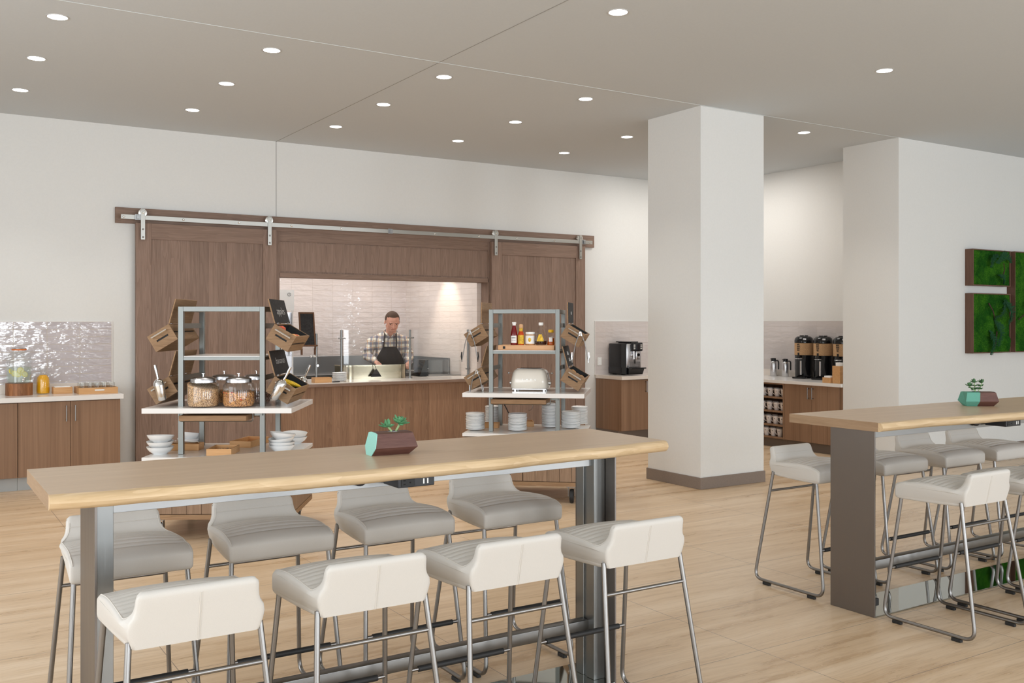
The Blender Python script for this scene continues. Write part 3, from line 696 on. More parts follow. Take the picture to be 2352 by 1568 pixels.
bm = BM(); planter_prism(bm, [(y*1.002, z+.0002) for y, z in PR], lambda z: -HX+.003+z*.20, lambda z: -HX+.0062+z*.20); obj('painted_end', bm, 'mint', p1)
bm = BM(); lathe(bm, [(.024, .090), (.024, .0935), (.0215, .0938), (.0212, .089)], 24, c=(.022, 0), sy=1.0); obj('rim', bm, 'steel', p1, 40)
bm = BM(); lathe(bm, [(.0001, .0928), (.0213, .0928)], 20, c=(.022, 0), cap=False); obj('soil', bm, 'soil', p1)
def rosette(parent, base, top, spec, m='leaf'):
    bm = BM(); tube(bm, [base, ((base[0]+top[0])/2+.002, (base[1]+top[1])/2, (base[2]+top[2])/2), top], .0042, 8); s = obj('stem', bm, 'stem', parent, True)
    for az, el, L_, w in spec:
        bm = BM(); leafm(bm, L_, w, .0042, Matrix.Translation(top) @ Matrix.Rotation(math.radians(az), 4, 'Z') @ Matrix.Rotation(-math.radians(el), 4, 'Y'))
        obj('leaf', bm, m, s, True)
rosette(p1, (.012, -.004, .092), (-.004, -.006, .112), [(185, 4, .044, .010), (172, 22, .036, .009), (150, 60, .034, .0095), (60, 62, .034, .009), (-10, 8, .028, .008), (250, 20, .03, .009), (310, 18, .024, .008), (100, 35, .03, .009)])
rosette(p1, (.034, .004, .092), (.050, .0, .124), [(a, e, l, .0105) for a, e, l in [(180, 50, .042), (205, 22, .036), (150, 30, .036), (240, 12, .034), (280, 5, .036), (320, 8, .034), (355, -8, .044), (10, 25, .038), (40, 20, .034), (80, 15, .034), (120, 15, .034), (200, 70, .03), (260, 55, .028), (300, 50, .03), (340, 50, .032), (30, 55, .03), (90, 60, .03), (270, -20, .03)]])
p2 = thing('succulent_planter', 'teal and walnut faceted planter with jade plant on the second table', 'planter', (5.885, 3.66, 1.065), math.radians(-33))
xr2 = lambda z: .105+(.0 if z < .001 else .020-abs(z-.032)*.25)-.008
bm = BM(); planter_prism(bm, PR, lambda z: -.010+z*.14, xr2); obj('pot', bm, 'walnut', p2)
bm = BM(); planter_prism(bm, [(y*1.002, z+.0002) for y, z in PR], lambda z: -(.105+(.0 if z < .001 else .020-abs(z-.032)*.25)-.030), lambda z: -.010+z*.14); obj('painted_end', bm, 'teal', p2)
bm = BM(); lathe(bm, [(.0001, .0931), (.028, .0931)], 20, c=(0, 0), cap=False); obj('soil', bm, 'soil', p2)
rnd = random.Random(5)
for bx_, by_, tx, ty, tz in ((-.008, 0, -.052, -.01, .128), (-.004, .004, -.018, -.006, .150), (.010, 0, .034, .0, .146)):
    bm = BM(); tube(bm, [(bx_, by_, .092), ((bx_+tx)/2, (by_+ty)/2, .115), (tx, ty, tz)], .003, 7); s = obj('stem', bm, 'stem', p2, True)
    for lv in range(3):
        f = 1-lv*.33; c = (bx_+(tx-bx_)*f, by_+(ty-by_)*f, .092+(tz-.092)*f)
        for q in range(7 if lv == 0 else 5):
            bm = BM(); leafm(bm, .030 if lv == 0 else .024, .0085, .003, Matrix.Translation(c) @ Matrix.Rotation(rnd.uniform(0, 2*PI), 4, 'Z') @ Matrix.Rotation(-math.radians(rnd.uniform(5, 60) if lv == 0 else rnd.uniform(-15, 20)), 4, 'Y'), 6, 1.2, .8)
            obj('leaf', bm, 'leafd', s, True)

# ================================================================== MOSS PICTURES
def moss_frame(x0, x1, z0, z1, label, seed, branches=(), ferns=()):
    t = thing('moss_picture', label, 'wall art', ((x0+x1)/2, 6.839, (z0+z1)/2), group='framed moss pictures')
    w = x1-x0; h = z1-z0; D = -.105; f = .012
    bm = BM(); box(bm, -w/2, -w/2+f, D, 0, -h/2, h/2, .001); box(bm, w/2-f, w/2, D, 0, -h/2, h/2, .001); box(bm, -w/2+f, w/2-f, D, 0, h/2-f, h/2, .001); box(bm, -w/2+f, w/2-f, D, 0, -h/2, -h/2+f, .001); box(bm, -w/2+f, w/2-f, -.02, 0, -h/2+f, h/2-f)
    obj('frame', bm, 'mossframe', t)
    bm = BM(); nx = int(w/.013); nz = int(h/.013); g = []
    rr = random.Random(seed); cl = [(rr.uniform(-w/2, w/2), rr.uniform(-h/2, h/2), rr.uniform(.05, .11), rr.uniform(.015, .045)) for _ in range(int(w*h*26))]
    for i in range(nx+1):
        row = []
        for j in range(nz+1):
            x = -w/2+f+(w-2*f)*i/nx; z = -h/2+f+(h-2*f)*j/nz
            e = .010*noise.noise(Vector((x*22, z*22, seed)))+.006*noise.noise(Vector((x*60, z*60, seed)))
            b = max([0]+[hh*math.sqrt(max(0, 1-((x-cx_)**2+(z-cz_)**2)/r_**2)) for cx_, cz_, r_, hh in cl])
            edge = min(1, min(i, nx-i, j, nz-j)/2)
            row.append(bm.verts.new((x, D+.012-(e+b)*edge, z)))
        g.append(row)
    for i in range(nx):
        for j in range(nz): bm.faces.new((g[i][j], g[i+1][j], g[i+1][j+1], g[i][j+1]))
    tag(obj('moss', bm, 'moss', t, True), kind='stuff')
    for pts in branches:
        bm = BM(); tube(bm, [(x, D-.028-.01*math.sin(k), z) for k, (x, z) in enumerate(pts)], .008, 7, r2=.005); obj('branch', bm, 'bark', t, True)
    for fx, fz, ang, ln in ferns:
        bm = BM()
        for k in range(46):
            s = k/46; a = math.radians(ang)+.25*math.sin(s*5); px = fx+ln*s*math.cos(a); pz = fz+ln*s*math.sin(a)
            for sd in (-1, 1):
                ll = ln*.26*math.sin(PI*(s*.85+.1)); ba = a+sd*rr.uniform(.7, 1.1)
                q0 = Vector((px, D-.030-.02*math.sin(PI*s), pz)); q1 = q0+Vector((ll*math.cos(ba), -rr.uniform(0, .03), ll*math.sin(ba))); q2 = q0+Vector((math.cos(a)*.009, 0, math.sin(a)*.009))
                q3 = q1*.55+q0*.45+Vector((math.cos(a)*.008, -.006, math.sin(a)*.008))
                vs = [bm.verts.new(v) for v in (q0, q1, q3, q2)]; bm.faces.new(vs)
        tag(obj('fern', bm, 'fern', t, True), kind='stuff')
    return t
moss_frame(10.762, 11.545, 2.050, 2.487, 'small square framed moss picture, upper left of the three on the wall', 1, [[(.16, -.12), (.20, -.02), (.18, .06)]], [(.02, .06, 20, .32), (-.10, .0, 60, .22), (.06, -.08, -30, .16)])
moss_frame(10.762, 11.545, 1.240, 1.960, 'tall framed moss picture below the small square one', 2, [[(-.12, .24), (-.04, .14), (0, .04)], [(.05, -.1), (.02, -.2), (-.02, -.32)]], [(.22, .30, -120, .36), (-.02, .05, -60, .34), (-.12, -.08, -70, .30), (.22, .28, -60, .3)])
moss_frame(11.640, 12.9, 1.240, 2.490, 'large framed moss picture cut off by the right photo edge', 3, [[(-.60, -.22), (-.45, -.14), (-.32, -.02), (-.2, -.10)]], [(-.30, .30, -100, .4), (-.28, .05, -60, .35)])

# ================================================================== SERVING COUNTER AND KITCHEN
t = thing('serving_counter', 'oak plank clad serving counter below the kitchen window', 'counter', (OX0, 10.84, 0))
bm = BM()
for k in range(26):
    w = (OX1-OX0)/26; box(bm, k*w+.0004, (k+1)*w-.0004, -.022, -.001, .02, .858)
obj('plank_front', bm, 'panelw', t)
bm = BM(); box(bm, 0, OX1-OX0, -.105, -.022, .850, .885, .002); obj('edge_board', bm, 'panelh', t)
bm = BM(); box(bm, 0, OX1-OX0-.1, -.085, .82, .8852, .893, .001); obj('worktop', bm, 'quartzw', t)
bm = BM(); box(bm, 0, OX1-OX0-.1, .145, .76, .10, .884); obj('body', bm, 'steelx', t)

def cyl(bm, x, y, z0, z1, r, n=16): return lathe(bm, [(r, z0), (r, z1)], n, c=(x, y))
# glass sneeze guard
t = thing('sneeze_guard', 'clear glass sneeze guard on steel posts along the serving counter', 'sneeze guard', (4.59, 11.18, .893))
for x in (0, .94, 1.80):
    bm = BM(); cyl(bm, x, 0, 0, .623, .0145); cyl(bm, x, 0, 0, .012, .03); p = obj('post', bm, 'steel', t, 40)
    for z in (.10, .52):
        bm = BM(); tube(bm, [(x-.045, -.02, z), (x+.045, -.02, z)], .009, 10); obj('clamp', bm, 'steelx', p, 40)
bm = BM(); box(bm, .03, 1.78, -.004, .004, .07, .622, .001); obj('glass_pane', bm, 'glass', t)
t = thing('glass_shelf', 'glass display shelf on a steel post at the left of the serving counter', 'glass shelf', (4.28, 11.22, .893))
bm = BM(); cyl(bm, 0, 0, 0, .58, .0145); cyl(bm, 0, 0, 0, .012, .03); cyl(bm, 0, 0, .12, .24, .021); obj('post', bm, 'steel', t, 40)
bm = BM(); box(bm, -.62, .05, -.24, .10, .318, .326, .001); obj('shelf_pane', bm, 'glass', t)
bm = BM(); tube(bm, [(0, 0, .30), (-.05, -.02, .305)], .012, 8); ball(bm, (-.075, -.02, .305), .016); tube(bm, [(0, -.03, .19), (0, -.045, .19)], .016, 12); obj('clamp', bm, 'chrome', t, 50)
# curved stainless cooking guard
t = thing('cooking_guard', 'curved stainless steel guard around the cooktop in front of the cook', 'stove guard', (5.10, 11.36, .893))
bm = BM(); out = [];
pth = fillet([(-.42, .26, 0), (-.40, -.02, 0), (.44, -.10, 0), (.50, .26, 0)], .14, 8)
for z0 in (0, .145, .162, .175):
    pass
inn = [p+Vector((0, .012, 0)) for p in pth]
rows = []
for p in pth:
    rows.append([bm.verts.new((p.x*sc, p.y*sc, z)) for sc, z in ((1, 0), (1, .150), (1.01, .165), (1.0, .176), (.975, .172), (.975, 0))])
for a_, b_ in zip(rows, rows[1:]):
    for k in range(5): bm.faces.new((a_[k], a_[k+1], b_[k+1], b_[k]))
obj('curved_panel', bm, 'guard', t, True)
bm = BM(); box(bm, -.36, .42, .0, .24, 0, .02, .004); obj('cooktop', bm, 'gloss', t)
t = thing('spatula', 'black spatula hanging over the steel cooking guard', 'spatula', (5.085, 11.265, .90))
bm = BM(); prism(bm, [(-.075, 0), (.075, 0), (.012, .095), (-.012, .095)], 0, .003, FACE_Y @ Matrix.Translation((0, .02, .02))); obj('blade', bm, 'black', t)
bm = BM(); tube(bm, [(0, -.022, .112), (-.008, -.02, .15), (-.02, .03, .20), (-.03, .08, .215)], .0035, 8); obj('handle', bm, 'black', t, True)
# stainless work counter at the back
t = thing('work_counter', 'stainless steel work counter with backsplash along the kitchen back wall', 'counter', (4.5, 12.75, 0))
bm = BM(); box(bm, -1.8, 1.88, -.33, .34, .86, .90, .006); obj('worktop', bm, 'steelx', t)
bm = BM(); box(bm, -1.8, 1.88, .315, .345, .90, 1.13, .004); obj('backsplash', bm, 'steelx', t)
bm = BM(); box(bm, -1.75, 1.84, -.28, .33, .1, .86); obj('cabinet_body', bm, 'steelx', t)
tag(obj('side_splash', box(BM(), 6.384, 6.409, 11.72, 13.08, .86, 1.12, .004), 'steelx'), 'stainless splash panel on the right kitchen wall', 'splash panel')
t = thing('faucet', 'chrome gooseneck faucet at the kitchen sink behind the glass shelf', 'faucet', (4.27, 12.9, .90))
bm = BM(); tube(bm, fillet([(0, 0, 0), (0, 0, .26), (.03, -.06, .30), (.06, -.12, .26), (.06, -.12, .19)], .05), .011, 10); cyl(bm, 0, 0, 0, .03, .02); obj('spout', bm, 'chrome', t, True)
for x in (.12, .28):
    bm = BM(); cyl(bm, x, 0, 0, .07, .014); box(bm, x-.05, x+.04, -.01, .01, .065, .08, .004); obj('tap_handle', bm, 'chrome', t, 40)
bm = BM(); box(bm, .56, .59, -.3, .0, .0, .03); 
bm.free()
t = thing('glass_display_case', 'low glass fronted warmer with dark slanted side at the counter right end', 'display case', (5.92, 11.42, .893))
bm = BM(); box(bm, .02, .50, 0, .006, .006, .21, .001); box(bm, .02, .50, .3, .306, .006, .21, .001); obj('glass_panel', bm, 'glass', t)
bm = BM(); box(bm, -.03, .51, -.01, .32, 0, .008, .002); obj('base', bm, 'steelx', t)
bm = BM(); prism(bm, [(-.13, 0), (.0, 0), (.0, .21), (-.04, .21)], -.30, 0, FACE_Y @ Matrix.Translation((0, .008, 0))); obj('slanted_side', bm, 'gloss', t)
bm = BM(); box(bm, -.012, .002, -.002, .0, .10, .108); obj('trim_strip', bm, 'silver', t)

def stack(name, lab, cat, prof, n, dz, loc, m='china', group=None, tilt=(), jit=.0012, plates_group=None, labels=None, seed=1):
    r_ = random.Random(seed); first = None
    for k in range(n):
        if first is None:
            bm = BM(); lathe(bm, prof, 32, cap=False); o = obj(name, bm, m, None, 45); first = o
        else:
            o = first.copy(); COL.objects.link(o)
        o.location = (loc[0]+r_.uniform(-jit, jit), loc[1]+r_.uniform(-jit, jit), loc[2]+k*dz); o.rotation_euler = (0, 0, 0)
        if k < len(tilt) and tilt[k]: o.rotation_euler = tilt[k][:3]; o.location.z += tilt[k][3]
        L_ = labels(k, n) if labels else lab
        tag(o, L_, cat, group)
def platep(R):
    return [(.0001, .0035), (R*.55, .0035), (R*.62, .006), (R*.97, .0125), (R, .0140), (R, .0200), (R*.98, .0212), (R*.93, .0185), (R*.60, .0085), (R*.50, .0062), (.0001, .0062)]
def platel(where):
    def f(k, n):
        o_ = ('lowest', 'second', 'third', 'fourth', 'fifth', 'sixth', 'seventh', 'eighth', 'ninth', 'tenth', 'eleventh', 'twelfth', 'thirteenth', 'fourteenth', 'fifteenth', 'sixteenth', 'seventeenth', 'eighteenth', 'nineteenth', 'twentieth', 'twenty-first', 'twenty-second')
        if k == 0: return 'lowest plate of the stack ' + where
        if k == n-1: return 'topmost plate of the stack ' + where
        return '%s plate up in the stack %s' % (o_[k], where)
    return f
stack('plate', '', 'plate', platep(.088), 8, .0125, (4.50, 11.02, .893), group='plates on the serving counter', labels=platel('on the serving counter'))
def open_box(name, label, cat, loc, rz, w, d, h, th=.008, m='bamboo', group=None):
    t = thing(name, label, cat, loc, rz, group)
    bm = BM(); box(bm, -w/2, w/2, -d/2, -d/2+th, 0, h, .001); box(bm, -w/2, w/2, d/2-th, d/2, 0, h, .001); box(bm, -w/2, -w/2+th, -d/2+th, d/2-th, 0, h, .001); box(bm, w/2-th, w/2, -d/2+th, d/2-th, 0, h, .001)
    obj('side_walls', bm, m, t)
    bm = BM(); box(bm, -w/2+th, w/2-th, -d/2+th, d/2-th, 0.001, .007); obj('bottom', bm, m, t)
    return t
open_box('bamboo_box', 'bamboo box on the serving counter left of the plates', 'box', (4.235, 10.93, .893), 0, .21, .12, .06)
t = thing('serving_tongs', 'dark handled serving tongs lying beside the plates on the counter', 'tongs', (4.40, 10.86, .894), .1)
bm = BM(); tube(bm, [(-.06, 0, .006), (.04, .004, .006)], .006, 8); obj('grip', bm, 'black', t, True)
bm = BM(); tube(bm, [(.04, .004, .006), (.10, .008, .006)], .004, 8); obj('blade', bm, 'chrome', t, True)
# signs on the glass shelf
t = thing('chalkboard_easel', 'small chalkboard in a dark wooden easel frame on the glass shelf', 'chalkboard', (4.14, 11.12, 1.248), .05)
mt = rot('X', -8, (0, 0, .03))
bm = BM(); box(bm, -.10, -.082, -.008, .008, 0, .46, .002, mt); box(bm, .082, .10, -.008, .008, 0, .46, .002, mt); box(bm, -.082, .082, -.008, .008, .44, .46, .002, mt); box(bm, -.115, .115, -.03, .01, .04, .058, .002, mt); box(bm, -.095, -.075, -.01, .01, -.028, .05, .001); box(bm, .075, .095, -.01, .01, -.028, .05, .001); obj('frame', bm, 'easel', t)
bm = BM(); box(bm, -.082, .082, -.003, .004, .058, .44, 0, mt); obj('board', bm, 'chalk', t)
t = thing('poster_stand', 'white poster with a small round logo on a grey and white pedestal', 'sign', (3.90, 11.32, .893))
bm = BM(); box(bm, -.13, .13, -.012, 0, .86, 1.11, .001); obj('poster', bm, 'paper', t)
bm = BM(); mtx = FACE_Y @ Matrix.Translation((0, 0, .0125)); tube(bm, [((.068+.020*math.cos(a)), -.0135, 1.055+.020*math.sin(a)) for a in [2*PI*k/20 for k in range(20)]], .0022, 6, closed=True); obj('logo_ring', bm, 'ink', t)
bm = BM(); tube(bm, [(.068, -.0135, 1.043), (.068, -.0135, 1.060), (.074, -.0135, 1.067)], .0016, 6); obj('logo_mark', bm, 'ink', t)
bm = BM(); box(bm, -.05, .02, -.01, .03, 0, .86, .002); box(bm, .105, .12, -.01, .03, 0, .86, .002); obj('upright', bm, 'paper', t)
bm = BM(); box(bm, .02, .105, -.005, .03, 0, .84, .002); obj('grey_panel', bm, 'silver', t)
t = thing('espresso_grinder', 'grey steel kitchen appliance beside the poster pedestal', 'appliance', (3.86, 11.7, .893))
bm = BM(); box(bm, -.12, .2, -.15, .15, 0, .36, .012); obj('body', bm, 'silver', t); 
bm = BM(); box(bm, .1, .24, -.12, .12, .36, .52, .02); obj('hopper', bm, 'rubber', t)

# ================================================================== LEFT BEVERAGE COUNTER
def bar_handle(parent, x, y, z0, z1, axis='y', m='tube'):
    bm = BM(); dx, dy = (0, -1) if axis == 'y' else (-1, 0)
    a = Vector((x+dx*.032, y+dy*.032, 0))
    tube(bm, [a+Vector((0, 0, z0-.012)), a+Vector((0, 0, z1+.012))], .006, 8)
    for z in (z0, z1): tube(bm, [Vector((x, y, z)), a+Vector((0, 0, z))], .0055, 8)
    return obj('handle', bm, m, parent, 40)
def cabinet(label, x0, x1, doors, y0=10.24, top=.845, bot=.128, kick='grayp', open_left=None, group=None, mirror=None):
    t = thing('base_cabinet', label, 'cabinet', ((x0+x1)/2, 10.55, 0), 0, group); cx = (x0+x1)/2; cy = 10.55
    bm = BM(); box(bm, x0-cx, x1-cx, y0+.022-cy, 10.828-cy, bot, top-.003, .001); obj('carcass', bm, 'lam', t)
    bm = BM(); box(bm, x0-cx, x1-cx, y0+.065-cy, 10.82-cy, 0, bot-.001); obj('toe_kick', bm, kick, t)
    for a, b, hx in doors:
        bm = BM(); box(bm, a+.002-cx, b-.002-cx, y0-cy, y0+.020-cy, bot+.002, top-.007, .001); d = obj('door', bm, 'lam', t)
        if hx: bar_handle(d, hx-cx, y0-cy, .66, .79)
    return t
cabinet('laminate double door cabinet at the right end of the beverage counter', .932, 1.850, [(.932, 1.391, 1.352), (1.391, 1.850, 1.432)])
cabinet('laminate cabinet cut off by the left photo edge below the drink dispenser', -.10, .930, [(-.10, .42, .37), (.42, .930, .47)])
tag(obj('worktop', box(BM(), -.10, 1.875, 10.215, 10.829, .846, .893, .002), 'quartz'), 'white quartz worktop of the beverage counter on the left', 'worktop')
tag(obj('backsplash_strip', box(BM(), -.10, 1.868, 10.812, 10.829, .8935, .985, .001), 'quartzw'), 'low stone upstand between the left worktop and the tiles', 'backsplash')

t = thing('drink_dispenser', 'glass lemon water dispenser on a round wooden stand', 'drink dispenser', (.975, 10.60, .893))
bm = BM()
for k in range(18):
    a0, a1 = 2*PI*k/18+.006, 2*PI*(k+1)/18-.006
    pl = [(.122*math.cos(a), .122*math.sin(a)) for a in (a0, (a0+a1)/2, a1)]+[(.108*math.cos(a), .108*math.sin(a)) for a in (a1, a0)]
    prism(bm, pl, 0, .118)
lathe(bm, [(.0001, .105), (.112, .105), (.112, .117), (.0001, .117)], 24, cap=False); obj('wooden_stand', bm, 'acacia', t)
bm = BM(); lathe(bm, [(.0001, .119), (.100, .119), (.110, .126), (.113, .30), (.115, .370), (.104, .395), (.070, .418), (.064, .430), (.064, .452), (.060, .452), (.060, .430), (.066, .414), (.100, .390), (.110, .368), (.108, .30), (.105, .130), (.096, .124), (.0001, .124)], 32, cap=False); obj('jar', bm, 'glass', t, 50)
bm = BM(); lathe(bm, [(.0001, .1255), (.095, .1255), (.1035, .132), (.107, .275), (.0001, .275)], 28, cap=False); obj('lemon_water', bm, 'water', t, 50)
bm = BM(); lathe(bm, [(.066, .440), (.069, .447), (.066, .454)], 28, cap=False); obj('seal_ring', bm, 'orange', t, 50)
bm = BM(); lathe(bm, [(.0001, .468), (.05, .467), (.064, .463), (.066, .455), (.0001, .455)], 28, cap=False); obj('lid', bm, 'silver', t, 50)
bm = BM(); tube(bm, [(.022, -.112, .155), (.022, -.135, .155)], .011, 10); tube(bm, [(.022, -.135, .168), (.022, -.135, .138)], .008, 10); ball(bm, (.022, -.150, .160), .013); tube(bm, [(.022, -.14, .172), (.042, -.14, .182)], .004, 8); obj('spigot', bm, 'chrome', t, 50)
for x, z, rx, rz_ in ((-.045, .215, 80, 10), (.005, .245, 88, -5), (.045, .205, 75, 25), (-.075, .235, 70, 50), (-.015, .205, 60, -20), (.02, .225, 100, 40)):
    mt = Matrix.Translation((x, -.082+abs(x)*.45, z)) @ Matrix.Rotation(math.radians(rz_), 4, 'Z') @ Matrix.Rotation(math.radians(rx), 4, 'X')
    bm = BM(); lathe(bm, [(.0001, -.003), (.027, -.003), (.030, 0), (.027, .003), (.0001, .003)], 18, mt, cap=False); s_ = obj('lemon_slice', bm, 'lemon', t, 40)
    bm = BM(); lathe(bm, [(.0001, -.0036), (.0235, -.0036), (.0235, .0036), (.0001, .0036)], 8, mt, cap=False); obj('flesh', bm, 'lemonf', s_)
t = thing('juice_carafe', 'glass carafe of orange juice beside the lemon water dispenser', 'carafe', (1.195, 10.665, .893))
bm = BM(); lathe(bm, [(.0001, .001), (.054, .001), (.060, .008), (.062, .03), (.0595, .14), (.053, .168), (.036, .190), (.027, .203), (.026, .215), (.036, .258), (.034, .258), (.0245, .215), (.025, .203), (.034, .188), (.0585, .14), (.060, .03), (.056, .006), (.0001, .004)], 28, cap=False); obj('carafe_glass', bm, 'glass', t, 50)
bm = BM(); lathe(bm, [(.0001, .004), (.0575, .006), (.0605, .03), (.0585, .14), (.052, .167), (.034, .188), (.0001, .1885)], 28, cap=False); obj('juice', bm, 'juice', t, 50)
t = open_box('napkin_box', 'bamboo box of white napkins beside the orange juice carafe', 'box', (1.365, 10.625, .893), 0, .175, .13, .066)
bm = BM(); box(bm, -.072, .074, -.052, .054, .008, .071, .004); obj('napkins', bm, 'paper', t)
t = open_box('glass_tray', 'bamboo tray with cut handle holding drinking glasses on the left counter', 'tray', (1.668, 10.545, .893), 0, .365, .33, .062)
bm = BM(); box(bm, -.035, .055, -.1665, -.160, .030, .044, .002); obj('handle_slot', bm, 'socket', t)
g0 = None; gl = []
for r_ in range(3):
    for c_ in range(5):
        x = 1.668-.135+.0675*c_; y = 10.545-.10+.085*r_
        lab = 'clear drinking glass in the %s row of the bamboo tray, %s' % (('front', 'middle', 'back')[r_], ('far left', 'second from left', 'in the centre', 'second from right', 'far right')[c_])
        if g0 is None:
            bm = BM(); lathe(bm, [(.0001, 0), (.024, 0), (.026, .003), (.031, .100), (.0295, .100), (.0245, .008), (.0001, .007)], 18, cap=False); g0 = obj('drinking_glass', bm, 'glass', None, 50); o = g0
        else: o = g0.copy(); COL.objects.link(o)
        o.location = (x, y, .9005); tag(o, lab, 'glass', 'drinking glasses on the bamboo tray')

# ================================================================== COFFEE MACHINE COUNTER
cabinet('laminate cabinet under the coffee machine, left side panel visible', 8.262, 9.5, [(8.262, 8.735, 8.69), (8.735, 9.2, 8.78)], y0=10.26, top=.828, kick='plinthd')
tag(obj('worktop', box(BM(), 8.250, 10.26, 10.235, 10.829, .8285, .876, .002), 'quartzw'), 'cream quartz worktop under the coffee machine', 'worktop')
t = thing('coffee_machine', 'black and silver automatic coffee machine on the cream worktop', 'coffee machine', (8.61, 10.62, .876))
w2 = .135
bm = BM(); box(bm, -w2, w2, -.10, .19, .012, .440, .014); box(bm, -w2-.004, w2+.004, -.12, .19, .012, .11, .012); obj('housing', bm, 'black', t, 30)
bm = BM(); box(bm, -w2+.004, w2-.004, -.205, -.095, .105, .438, .012); obj('front_panel', bm, 'silver', t, 30)
bm = BM(); box(bm, -w2-.002, -w2+.016, -.20, -.09, .012, .440, .006); obj('side_strip', bm, 'gloss', t)
bm = BM(); box(bm, -w2+.02, w2+.012, -.30, -.10, .092, .108, .005); prism(bm, [(-.275, .094), (-.10, .094), (-.10, .012), (-.235, .012)], -w2+.025, w2-.004, Matrix(((0, 0, 1, 0), (1, 0, 0, 0), (0, 1, 0, 0), (0, 0, 0, 1)))); obj('drip_tray', bm, 'gloss', t)
bm = BM(); box(bm, -.055, .125, -.250, -.20, .335, .455, .012); dsp = obj('display_head', bm, 'black', t, 30)
bm = BM(); box(bm, .010, .060, -.253, -.249, .350, .435, .002); obj('screen', bm, 'screen', dsp)
for x in (-.025, .095):
    for z in (.37, .395, .42):
        bm = BM(); box(bm, x-.014, x+.014, -.2525, -.249, z-.006, z+.006, .001); obj('button', bm, 'socket', dsp)
bm = BM(); box(bm, .005, .085, -.245, -.19, .22, .335, .008); cyl(bm, -.02, -.225, .225, .335, .017); box(bm, -.06, .0, -.225, -.20, .262, .30, .006); ns = obj('coffee_spout', bm, 'silver', t, 40)
bm = BM(); lathe(bm, [(.021, 0), (.021, .008)], 18, Matrix.Translation((.05, -.244, .285)) @ Matrix.Rotation(PI/2, 4, 'X')); obj('logo_disc', bm, 'gloss', ns)
bm = BM(); tube(bm, [(.015, -.215, .30), (.015, -.215, .16)], .005, 8); obj('milk_pipe', bm, 'rubber', t)
bm = BM(); box(bm, -.09, .11, -.2075, -.204, .118, .19, .001); obj('waste_drawer', bm, 'silver', t)
bm = BM(); box(bm, -.02, .125, -.09, .12, .440, .452, .004); box(bm, -.045, .125, -.15, .14, .453, .468, .005); obj('bean_lid', bm, 'gloss', t)
bm = BM(); box(bm, -.1, -.06, .1, .15, 0, .012); box(bm, .06, .1, .1, .15, 0, .012); box(bm, -.1, -.06, -.09, -.05, 0, .012); obj('foot', bm, 'rubber', t)
def outlet(loc, rz, label):
    t = thing('wall_outlet', label, 'wall outlet', loc, rz)
    bm = BM(); box(bm, -.037, .037, -.006, 0, -.058, .058, .002); obj('plate', bm, 'socket', t)
    for z in (-.022, .022):
        bm = BM(); box(bm, -.016, .016, -.0078, -.006, z-.015, z+.015, .0015); q = obj('socket', bm, 'paper', t)
        bm = BM(); box(bm, -.008, -.006, -.0083, -.0076, z-.004, z+.006); box(bm, .006, .008, -.0083, -.0076, z-.004, z+.005); obj('slot', bm, 'dark', q)
outlet((8.325, 10.8285, 1.064), 0, 'white double wall outlet on the tiles left of the coffee machine')
# ================================================================== ALCOVE COUNTER
AX = 9.50
def acab(label, y0, y1, doors):
    t = thing('base_cabinet', label, 'cabinet', (9.9, (y0+y1)/2, 0)); cy = (y0+y1)/2; cx = 9.9
    bm = BM(); box(bm, AX+.022-cx, 10.268-cx, y0-cy, y1-cy, .118, .832, .001); obj('carcass', bm, 'lamy', t)
    bm = BM(); box(bm, AX+.07-cx, 10.26-cx, y0-cy, y1-cy, 0, .117); obj('toe_kick', bm, 'plinthd', t)
    for a, b, hy in doors:
        bm = BM(); box(bm, AX-cx, AX+.020-cx, a+.002-cy, b-.002-cy, .120, .830, .001); d = obj('door', bm, 'lamy', t)
        if hy: bar_handle(d, AX-cx, hy-cy, .67, .79, 'x')
    return t
acab('laminate double door cabinet beneath the coffee urns', 7.605, 8.512, [(7.655, 8.075, 8.045), (8.075, 8.510, 8.112)])
t = thing('mug_shelf_unit', 'open laminate shelf unit filled with white mugs', 'shelf unit', (9.9, 9.12, 0)); cx, cy = 9.9, 9.12; Y0, Y1 = 8.514, 9.73
bm = BM(); box(bm, AX-cx, 10.268-cx, Y0-cy, Y0+.018-cy, .118, .832); box(bm, AX-cx, 10.268-cx, Y1-.018-cy, Y1-cy, .118, .832); box(bm, 10.25-cx, 10.268-cx, Y0+.018-cy, Y1-.018-cy, .118, .832); box(bm, AX-cx, 10.25-cx, Y0+.018-cy, Y1-.018-cy, .812, .832); obj('carcass', bm, 'lamy', t)
SZ = (.118, .297, .475, .653)
for z in SZ:
    bm = BM(); box(bm, AX+.002-cx, 10.25-cx, Y0+.018-cy, Y1-.018-cy, z-.022 if z > .2 else z, z if z > .2 else z+.018); obj('shelf', bm, 'lamy', t)
bm = BM(); box(bm, AX+.07-cx, 10.26-cx, Y0-cy, Y1-cy, 0, .117); obj('toe_kick', bm, 'plinthd', t)
def make_mug():
    t = thing('coffee_mug', '', 'mug')
    bm = BM(); lathe(bm, [(.0001, 0), (.027, 0), (.030, .004), (.041, .098), (.0405, .100), (.0375, .099), (.028, .008), (.0001, .007)], 22, cap=False); obj('cup', bm, 'mug', t, 45)
    bm = BM(); tube(bm, fillet([(-.010, .034, .085), (-.016, .062, .090), (-.022, .078, .062), (-.012, .058, .030), (-.006, .030, .022)], .03, 5), .0045, 8); obj('handle', bm, 'mug', t, True)
    bm = BM(); q = Matrix.Translation((-.0365, -.010, .070)) @ Matrix.Rotation(math.radians(-84), 4, 'Y'); prism(bm, [(-.010, -.006), (0, -.009), (.010, .004), (.002, .006)], 0, .0008, q); obj('printed_mark', bm, 'ink', t)
    return t
